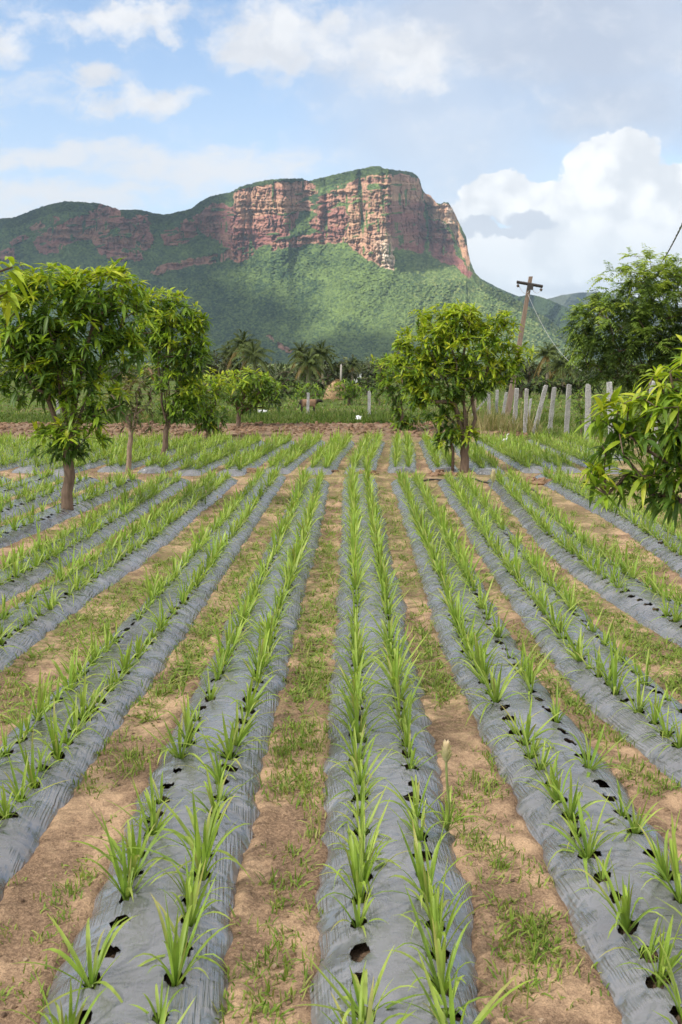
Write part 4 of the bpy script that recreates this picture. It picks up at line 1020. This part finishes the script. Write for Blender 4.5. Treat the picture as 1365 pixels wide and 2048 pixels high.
def calf():
    nodes = [(0, 0, .76, .24, .31), (-.35, 0, .76, .23, .30), (-.62, 0, .80, .2, .24), (.35, 0, .78, .23, .29), (.58, 0, .86, .15, .19), (.80, 0, .92, .11, .13), (.98, 0, .92, .10, .11), (1.16, 0, .80, .065, .07),
             (.42, .12, .50, .075), (.42, .12, .28, .05), (.42, .12, .03, .045), (.42, -.12, .50, .075), (.46, -.12, .28, .05), (.44, -.12, .03, .045),
             (-.52, .12, .52, .10), (-.60, .12, .30, .055), (-.54, .12, .03, .045), (-.52, -.12, .52, .10), (-.58, -.12, .30, .055), (-.56, -.12, .03, .045),
             (-.80, 0, .70, .03), (-.84, 0, .35, .025), (.96, .14, 1.02, .03), (.96, -.14, 1.02, .03)]
    edges = [(0, 1), (1, 2), (0, 3), (3, 4), (4, 5), (5, 6), (6, 7), (3, 8), (8, 9), (9, 10), (3, 11), (11, 12), (12, 13), (1, 14), (14, 15), (15, 16), (1, 17), (17, 18), (18, 19), (2, 20), (20, 21), (6, 22), (6, 23)]
    b = G(614, 826); 
    def col(co):
        t = sstep(-.45, -.65, co[:, 0]) + sstep(.45, .65, co[:, 0]); t = np.clip(t + sstep(.55, .3, co[:, 2]), 0, 1)[:, None]
        return np.array([.30, .18, .11]) * (1 - t) + np.array([.04, .03, .025]) * t
    o = skin_obj('calf', nodes, edges, M_HIDE, col, (b[0], b[1] + 4, -.16), math.radians(14), .86)
    tag(o, 'brown calf with dark ends standing behind the stone post in the weeds', 'calf')
calf()
def egret():
    b = G(1008, 893); s = .62
    root = empty('egret', b, 'small white egret standing at the edge of the far right beds', 'bird')
    nodes = [(0, 0, .34, .075, .085), (-.14, 0, .31, .06), (-.28, 0, .25, .022), (.13, 0, .37, .055), (.18, 0, .46, .028), (.15, 0, .56, .024), (.19, 0, .66, .030), (.25, 0, .67, .020), (.36, 0, .65, .006)]
    edges = [(0, 1), (1, 2), (0, 3), (3, 4), (4, 5), (5, 6), (6, 7), (7, 8)]
    def col(co):
        t = sstep(.265, .285, co[:, 0])[:, None]; return np.array([.82, .82, .80]) * (1 - t) + np.array([.6, .4, .08]) * t
    o = skin_obj('body', nodes, edges, M_PAINT, col, (0, 0, 0)); o.parent = root
    for sy in (-.03, .03):
        mb = MB(); mb.tube([(0, sy, .30), (.02, sy, .16), (0, sy, .02), (.05, sy, 0)], [.012, .008, .008, .006], 6, (.08, .07, .05)); mb.build('leg', M_HOSE, root, worldcoords=False)
    root.scale = (.72,) * 3
egret()

# ---- small litter: hose, clods, scraps
def hose(pts, label, rad=.022):
    P = np.array([G(a, c, .035) for a, c in pts]); n = 40; s = np.linspace(0, len(P) - 1, n); Q = np.stack([np.interp(s, np.arange(len(P)), P[:, i]) for i in range(3)], 1)
    for _ in range(6): Q[1:-1] = .5 * Q[1:-1] + .25 * (Q[:-2] + Q[2:])
    mb = MB(); mb.tube(Q, rad, 6, (.03, .028, .026)); tag(mb.build('irrigation_hose', M_HOSE), label, 'hose')
hose([(150, 957), (168, 957), (182, 962), (196, 968)], 'short black hose curling out behind the thick left trunk')
hose([(840, 962), (870, 958), (900, 962), (945, 955), (962, 963), (985, 967), (1008, 966)], 'black hose lying across the cross path by the forked trunk')
hose([(1038, 970), (1055, 974), (1070, 982), (1078, 990)], 'black hose end bent on the bare soil right of the cross path')
def lump(px, py, r, label, c=(.30, .19, .12)):
    b = G(px, py); mb = MB(); rr = np.random.default_rng(int(px)); n = 40
    mb.blobs(b + rr.normal(0, r * .5, (n, 3)) * (1.3, 1, .12) + (0, 0, r * .12), rr.uniform(.15, .5, n) * r, c, int(px)); o = mb.build('soil_mound', M_CLOD, None, False, tuple(b)); tag(o, label, 'soil mound', 'soil mounds at the bed ends')
lump(68, 962, .22, 'rounded brown soil mound at a bed end near the left edge')
lump(492, 944, .2, 'low soil heap at the end of the far left bed, middle of the path')
lump(725, 950, .26, 'dark soil mound closing the far end of the centre bed')
lump(880, 950, .24, 'dark soil mound left of the forked mango trunk')
lump(1085, 968, .3, 'reddish soil heap at the cut ends of the right-hand beds')
lump(655, 944, .18, 'small soil heap at the near end of the far bed left of centre')
def scrap(px, py, w, h, label, c=(.78, .78, .78)):
    b = G(px, py); s = b[1] / F; n = 6; r = np.random.default_rng(int(px)); X, Y = np.meshgrid(np.linspace(-.5, .5, n), np.linspace(-.5, .5, n))
    Z = .5 * h * s * (fbm(X * 4 + px, Y * 4, 2, 3)) + .12; mb = MB(); V = np.stack([b[0] + X * w * s + r.normal(0, .02, X.shape), b[1] + Y * w * s * .8, Z + (Y + .5) * h * s * .6], 2).reshape(-1, 3)
    mb.add(V, grid_quads(n, n), None, c); o = mb.build('plastic_scrap', M_PAINT, None, True, tuple(b)); m = o.modifiers.new('thick', 'SOLIDIFY'); m.thickness = .01
    tag(o, label, 'litter', 'white plastic scraps in the weeds')
scrap(525, 829, 20, 6, 'flat white scrap in the weeds left of the calf')
scrap(718, 845, 12, 10, 'crumpled white scrap in the weeds below the second far post')

# ------------------------------------------------------------------ mountain
def poly_mask(X, Y, poly):
    m = np.zeros(X.shape, bool); n = len(poly)
    for i in range(n):
        (x1, y1), (x2, y2) = poly[i], poly[(i + 1) % n]
        if y1 == y2: continue
        c = ((y1 > Y) != (y2 > Y)) & (X < (x2 - x1) * (Y - y1) / (y2 - y1) + x1); m ^= c
    return m
def blur(a, n, ax=None):
    for _ in range(n):
        if ax in (None, 0):
            p = np.pad(a, ((1, 1), (0, 0)), 'edge'); a = .25 * p[:-2] + .5 * p[1:-1] + .25 * p[2:]
        if ax in (None, 1):
            p = np.pad(a, ((0, 0), (1, 1)), 'edge'); a = .25 * p[:, :-2] + .5 * p[:, 1:-1] + .25 * p[:, 2:]
    return a
def unproj(PX, PY, R):
    x, v = (PX - 682.5) / F, (1024 - PY) / F; dy = CP + v * SP; dz = -SP + v * CP
    return np.stack([x / dy * R, R, H + dz / dy * R], -1)          # R is the distance along +Y
ROCK = [
 ([(466, 392), (500, 374), (560, 366), (612, 362), (632, 374), (638, 400), (630, 420), (560, 426), (482, 440), (470, 420)], .55),
 ([(476, 441), (560, 427), (602, 424), (590, 452), (575, 468), (545, 480), (512, 500), (496, 470)], .12),
 ([(540, 482), (600, 472), (648, 462), (694, 462), (694, 487), (640, 487), (600, 492), (545, 502)], .3),
 ([(618, 416), (636, 396), (650, 386), (668, 384), (672, 414), (640, 430)], .4),
 ([(642, 396), (655, 388), (676, 372), (740, 352), (800, 348), (838, 356), (846, 384), (846, 402), (764, 406), (700, 402), (672, 410), (656, 408)], .6),
 ([(640, 424), (690, 414), (700, 440), (680, 470), (640, 462), (616, 446)], .2),
 ([(696, 408), (764, 404), (772, 440), (782, 480), (790, 542), (765, 532), (740, 520), (708, 502), (688, 480), (700, 440)], .75),
 ([(764, 404), (848, 398), (850, 440), (853, 500), (845, 508), (812, 500), (784, 496), (776, 450)], .05),
 ([(846, 384), (862, 392), (874, 412), (884, 408), (896, 405), (910, 425), (926, 465), (936, 500), (940, 535), (930, 520), (908, 470), (890, 440), (858, 432)], .85),
 ([(856, 436), (888, 442), (905, 480), (920, 520), (945, 545), (935, 558), (905, 530), (880, 522), (860, 505)], .1),
 ([(384, 432), (410, 416), (445, 404), (464, 420), (470, 470), (440, 485), (405, 470)], .1),
 ([(430, 420), (470, 410), (496, 470), (505, 500), (470, 505), (440, 490)], .05),
 ([(302, 548), (318, 532), (370, 520), (420, 508), (470, 500), (500, 508), (512, 500), (500, 520), (440, 526), (390, 530), (345, 540), (315, 552)], .3),
 ([(90, 462), (150, 436), (205, 418), (240, 424), (262, 448), (240, 456), (190, 462), (130, 474), (92, 478)], .12), ([(238, 440), (262, 432), (300, 452), (306, 492), (270, 500), (236, 486)], .1), ([(320, 470), (360, 452), (392, 440), (396, 470), (372, 486), (330, 492)], .08),
 ([(64, 486), (80, 470), (120, 452), (128, 480), (120, 505), (84, 508)], .15), ([(120, 470), (150, 440), (200, 432), (236, 428), (240, 450), (216, 468), (180, 478), (130, 490)], .2),
 ([(190, 425), (205, 408), (235, 420), (250, 440), (235, 446), (210, 440)], .15), ([(236, 462), (262, 450), (290, 470), (302, 498), (262, 498), (238, 482)], .15), ([(180, 478), (240, 470), (250, 500), (200, 512)], .05),
 ([(60, 452), (75, 443), (88, 450), (84, 464), (66, 464)], .2), ([(100, 440), (112, 430), (118, 436), (108, 450)], .2), ([(270, 430), (295, 428), (305, 448), (285, 450)], .1), ([(360, 445), (374, 436), (376, 446), (364, 452)], .2),
 ([(20, 482), (50, 468), (58, 478), (24, 492)], .15), ([(0, 500), (30, 494), (30, 520), (0, 520)], .1), ([(210, 505), (280, 500), (285, 522), (215, 520)], .05),
 ([(532, 672), (546, 676), (566, 688), (586, 701), (580, 707), (556, 694)], .5)]
def main_mountain():
    sk = [(-700, 640), (-500, 560), (-330, 470), (-180, 440), (-60, 436), (0, 437), (30, 434), (62, 421), (95, 410), (130, 402), (160, 404), (190, 405), (215, 411), (240, 420), (275, 419), (305, 425), (330, 429), (355, 424), (385, 416), (400, 404),
          (422, 392), (440, 388), (462, 384), (480, 374), (510, 365), (540, 359), (575, 357), (605, 357), (618, 362), (632, 358), (660, 351), (690, 344), (718, 338), (745, 333), (757, 332), (768, 337), (790, 340), (818, 343), (832, 348),
          (840, 359), (845, 378), (850, 386), (862, 391), (872, 405), (882, 407), (890, 404), (897, 405), (905, 416), (913, 432), (926, 460), (933, 474), (936, 500), (941, 522), (950, 545), (964, 560), (985, 574), (1010, 585), (1040, 603),
          (1070, 622), (1105, 645), (1140, 676), (1180, 715), (1215, 745)]
    nc, nr, nb = 1180, 440, 16
    px = np.concatenate([np.linspace(-690, -60, 130), np.linspace(-58, 1214, nc - 130)])
    sy = np.interp(px, *zip(*sk)) + 2.2 * (fbm(px * .16, px * 0, 3, 4) - .5) + 1.6 * (vn(px * .5, px * 0, 2) - .5)
    s = np.linspace(0, 1, nr)[:, None]; base = 752.
    PX = np.repeat(px[None], nr, 0); PY = base + (sy[None] - base) * s
    # irregular outlines
    wx = 14 * (fbm(PX * .05, PY * .05, 4, 3) - .5) + 6 * (fbm(PX * .2, PY * .2, 2, 5) - .5); wy = 14 * (fbm(PX * .05, PY * .05, 4, 13) - .5) + 5 * (fbm(PX * .2, PY * .2, 2, 15) - .5)
    rock = np.zeros_like(PX); warm = np.zeros_like(PX)
    for poly, w in ROCK:
        m = poly_mask(PX + wx, PY + wy, poly); rock = np.where(m, 1, rock); warm = np.where(m, w, warm)
    # scrub along ledges and gullies inside the rock
    led = fbm(PX * .035, PY * .16 + .02 * PX, 3, 44); gul = fbm(PX * .15, PY * .02, 3, 47); fleck = fbm(PX * .35, PY * .35, 2, 49)
    rock = rock * (1 - ((led > .71) | (gul > .73) | (fleck > .76)))
    left = (PX < 320); rock = rock * (1 - (left & (fbm(PX * .09, PY * .09, 3, 50) > .76)))
    soft = blur(rock, 4)
    # slope of the ground: steep on rock, gentle on scrub
    talus = sstep(520, 745, PY)
    k = 1.35 + 1.5 * talus; k = k * (1 - .86 * soft); k = np.where(PY < sy[None] + 14, np.maximum(k, 1.0), k)
    k = blur(k, 10, 1)
    dy = np.abs(np.diff(PY, axis=0, prepend=PY[:1])); lnr = np.cumsum(k * dy / F, 0); lnr = .35 * lnr + .65 * blur(lnr, 40, 1)
    R0 = 2450 - 170 * np.exp(-((px - 760) / 190) ** 2) + 200 * sstep(350, -100, px) + 180 * sstep(960, 1180, px) + 60 * (fbm(px * .008, px * 0, 2, 3) - .5)
    R = R0[None] * np.exp(lnr)
    hgt = sstep(575, 480, PY)
    # the big corner: the right-hand cliff turns away from the light
    R = R * (1 + hgt * (.11 * sstep(770, 850, PX) + .005 * sstep(635, 655, PX) * sstep(700, 670, PX) + .03 * sstep(470, 440, PX) - .02 * np.exp(-((PX - 560) / 70) ** 2)))
    # spurs and ravines of the scrub slopes
    lowf = fbm(PX * .018 + PY * .012, PY * .006, 4, 21) - .5; midf = fbm(PX * .05 + PY * .03, PY * .02, 3, 24) - .5
    R = R + (1 - soft) * sstep(0, .12, s) * (-60 * lowf - 13 * midf)
    # columns, cracks and strata of the cliffs
    WX = 16 * (fbm(PX * .045, PY * .045, 3, 71) - .5) + 5 * (fbm(PX * .17, PY * .17, 2, 72) - .5); WY = 12 * (fbm(PX * .04, PY * .04, 3, 73) - .5)
    fl = fbm((PX + WX) * .085, (PY + WY) * .014, 4, 61); cr = np.abs(fbm((PX + WX) * .16, (PY + WY) * .025, 2, 66) - .5) * 2; st = fbm((PX + WX) * .014, (PY + WY) * .17, 3, 63)
    R = R + soft * (-27 * (fl - .5) + 13 * np.clip(.22 - cr, 0, .22) / .22 * 1.2 - 36 * (st - .5) + 12 * (fbm(PX * .3, PY * .3, 2, 70) - .5))
    # tree crowns
    tc = fbm(PX * .30, PY * .42, 2, 81); R = R - (1 - soft) * 13 * (tc - .5)
    P = unproj(PX, PY, R)
    # back of the mountain
    t = np.linspace(0, 1, nb + 1)[1:, None, None]; top = P[-1][None]
    back = np.repeat(top, nb, 0).copy(); back[..., 1] += (t[..., 0] * 1500); back[..., 2] = np.maximum(back[..., 2] * (1 - t[..., 0] ** 1.5) + 10 * (1 - t[..., 0]), -.3)
    back[..., 0] *= back[..., 1] / top[..., 1]
    # colours
    tone = fbm(PX * .03, PY * .04, 3, 90); spk = fbm(PX * .30, PY * .42, 2, 81) * .6 + .4 * fbm(PX * .5, PY * .6, 2, 92)
    vegA = np.array([.027, .052, .026]); vegB = np.array([.135, .19, .055]); vegC = np.array([.27, .28, .105])
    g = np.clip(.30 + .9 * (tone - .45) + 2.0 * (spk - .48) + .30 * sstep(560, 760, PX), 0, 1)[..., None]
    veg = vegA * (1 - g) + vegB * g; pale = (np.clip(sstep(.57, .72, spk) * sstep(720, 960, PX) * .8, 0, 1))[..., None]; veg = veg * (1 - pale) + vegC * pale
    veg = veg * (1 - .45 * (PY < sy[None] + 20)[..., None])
    wv = np.clip(warm + 1.1 * (fbm((PX + WX) * .02, (PY + WY) * .13, 4, 96) - .5), 0, 1)[..., None]
    red = np.array([.265, .110, .096]); buff = np.array([.48, .29, .18]); rk = red * (1 - wv) + buff * wv
    palew = np.clip(np.exp(-(((PX - 774 - .22 * (PY - 515)) / 16) ** 2 + ((PY - 512) / 32) ** 2)) + .5 * sstep(870, 900, PX) * (fbm(PX * .1, PY * .1, 2, 5) > .52) * (PY < 470), 0, 1)[..., None]
    rk = rk * (1 - palew) + np.array([.70, .57, .45]) * palew
    stain = (.66 + .66 * fbm((PX + WX) * .11, (PY + WY) * .05, 4, 99))[..., None]; rk = rk * stain
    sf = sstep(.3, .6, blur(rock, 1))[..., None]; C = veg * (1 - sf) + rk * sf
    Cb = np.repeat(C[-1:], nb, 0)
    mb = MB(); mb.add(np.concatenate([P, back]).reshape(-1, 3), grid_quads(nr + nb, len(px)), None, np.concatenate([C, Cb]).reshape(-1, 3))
    tag(mb.build('mountain', M_MOUNT), kind='structure')
    def pick(a, b):
        j = int(np.argmin(np.abs(px - a))); i = int(np.argmin(np.abs(PY[:, j] - b))); return P[i, j]
    return pick
PICK = main_mountain()
def ridge(name, sk, R0, col, seed, x0, x1):
    nc, nr, nb = 420, 120, 8; px = np.linspace(x0, x1, nc); sy = np.interp(px, *zip(*sk)) + 1.4 * (fbm(px * .2, px * 0, 2, seed) - .5); s = np.linspace(0, 1, nr)[:, None]
    PX = np.repeat(px[None], nr, 0); PY = 742 + (sy[None] - 742) * s
    R = R0 * np.exp(1.9 * (742 - PY) / F) + R0 * .06 * (fbm(PX * .03 + PY * .02, PY * .01, 4, seed) - .5) * sstep(0, .2, s) + R0 * .006 * (fbm(PX * .3, PY * .4, 2, seed + 3) - .5)
    P = unproj(PX, PY, R); t = np.linspace(0, 1, nb + 1)[1:, None, None]; top = P[-1][None]; back = np.repeat(top, nb, 0).copy()
    back[..., 1] += t[..., 0] * R0 * .25; back[..., 2] = np.maximum(back[..., 2] * (1 - t[..., 0] ** 1.5), -1)
    C = np.array(col) * (.7 + .6 * fbm(PX * .1, PY * .15, 3, seed + 7))[..., None]; Cb = np.repeat(C[-1:], nb, 0)
    mb = MB(); mb.add(np.concatenate([P, back]).reshape(-1, 3), grid_quads(nr + nb, nc), None, np.concatenate([C, Cb]).reshape(-1, 3)); tag(mb.build(name, M_MOUNT), kind='structure')
ridge('wooded_ridge', [(760, 640), (860, 560), (920, 540), (962, 557), (1000, 577), (1038, 593), (1061, 589), (1078, 592), (1100, 600), (1135, 615), (1170, 640), (1210, 662), (1300, 700), (1400, 742)], 3700, (.035, .055, .02), 3, 780, 1400)
ridge('far_hill', [(960, 690), (1040, 615), (1095, 598), (1125, 590), (1160, 585), (1200, 584), (1260, 592), (1340, 606), (1450, 640), (1560, 690), (1640, 742)], 5600, (.055, .06, .035), 9, 965, 1640)

# ------------------------------------------------------------------ haze and unseen clouds added to shade the mountain and the field
def haze():
    mb = MB(); mb.box(0, 4250, 357 - 1, 13000, 9600, 720); m, nt = newmat('haze_air'); N = NT(nt)
    v = N.n('ShaderNodeVolumePrincipled'); v.inputs['Color'].default_value = (.58, .80, 1, 1); v.inputs['Density'].default_value = HAZE; v.inputs['Anisotropy'].default_value = .2
    o = N.n('ShaderNodeOutputMaterial'); N.l(v.outputs[0], o.inputs['Volume'])
    ob = mb.build('haze', m, None, False); tag(ob, kind='stuff', label='thin pale air between the field and the mountain', cat='haze')
HAZE = 5.2e-5
haze()
def shade_cloud(tx, ty, tz, rx, ry, seed, z=960, rz=70, m_=None):  # sun blocker above the frame, set back along the sun ray from its target
    d = (z - tz) / SUN.z; c = np.array([tx + SUN.x * d, ty + SUN.y * d, z]); r = np.random.default_rng(seed); mb = MB()
    n, m = 64, 24; th = np.linspace(.02, math.pi - .02, m); ph = np.arange(n) * 2 * math.pi / n; T, Pp = np.meshgrid(th, ph, indexing='ij')
    k = 1 + .42 * (fbm(np.cos(Pp) * 2 + 5 + seed, np.sin(Pp) * 2 + T, 4, seed) - .5) + .2 * (fbm(np.cos(Pp) * 6, np.sin(Pp) * 6 + T * 3, 3, seed + 2) - .5)
    V = np.stack([np.sin(T) * np.cos(Pp) * rx * k, np.sin(T) * np.sin(Pp) * ry * k, np.cos(T) * rz * k], -1) + c
    q = [(i * n + j, i * n + (j + 1) % n, (i + 1) * n + (j + 1) % n, (i + 1) * n + j) for i in range(m - 1) for j in range(n)]
    mb.add(V.reshape(-1, 3), q, None, (.9, .9, .9)); o = mb.build('shade_cloud', m_ or M_SHADE_CLOUD); tag(o, kind='structure')
def mat_shade_cloud(tr, thin=0.0):
    m, nt = newmat('shade_cloud_white'); N_ = NT(nt)
    p_ = N_.principled((.85, .85, .87), 1, 0); t_ = N_.n('ShaderNodeBsdfTranslucent'); t_.inputs['Color'].default_value = (.9, .9, .92, 1)
    x_ = N_.n('ShaderNodeMixShader'); x_.inputs[0].default_value = tr; N_.l(p_, x_.inputs[1]); N_.l(t_.outputs[0], x_.inputs[2]); h_ = N_.n('ShaderNodeBsdfTransparent'); y_ = N_.n('ShaderNodeMixShader'); y_.inputs[0].default_value = thin; N_.l(x_.outputs[0], y_.inputs[1]); N_.l(h_.outputs[0], y_.inputs[2]); N_.out(y_.outputs[0]); return m
M_SHADE_CLOUD = mat_shade_cloud(.12)
def shade(px, py, rx, ry, seed, z):  # adds an unseen cloud so its shadow lands on the picked slope point
    t = PICK(px, py); shade_cloud(t[0], t[1], t[2], rx, ry, seed, z)
shade(130, 480, 640, 560, 1, 1500)
shade(370, 640, 330, 330, 2, 1000)
shade(640, 705, 330, 120, 3, 900)
shade(845, 722, 200, 70, 5, 900)
shade_cloud(0, 40, 0, 460, 430, 4, 960, 70, mat_shade_cloud(.5, .62))  # thin cloud added out of view to soften the sun on the field
shade_cloud(160, 2300, 20, 330, 110, 3)
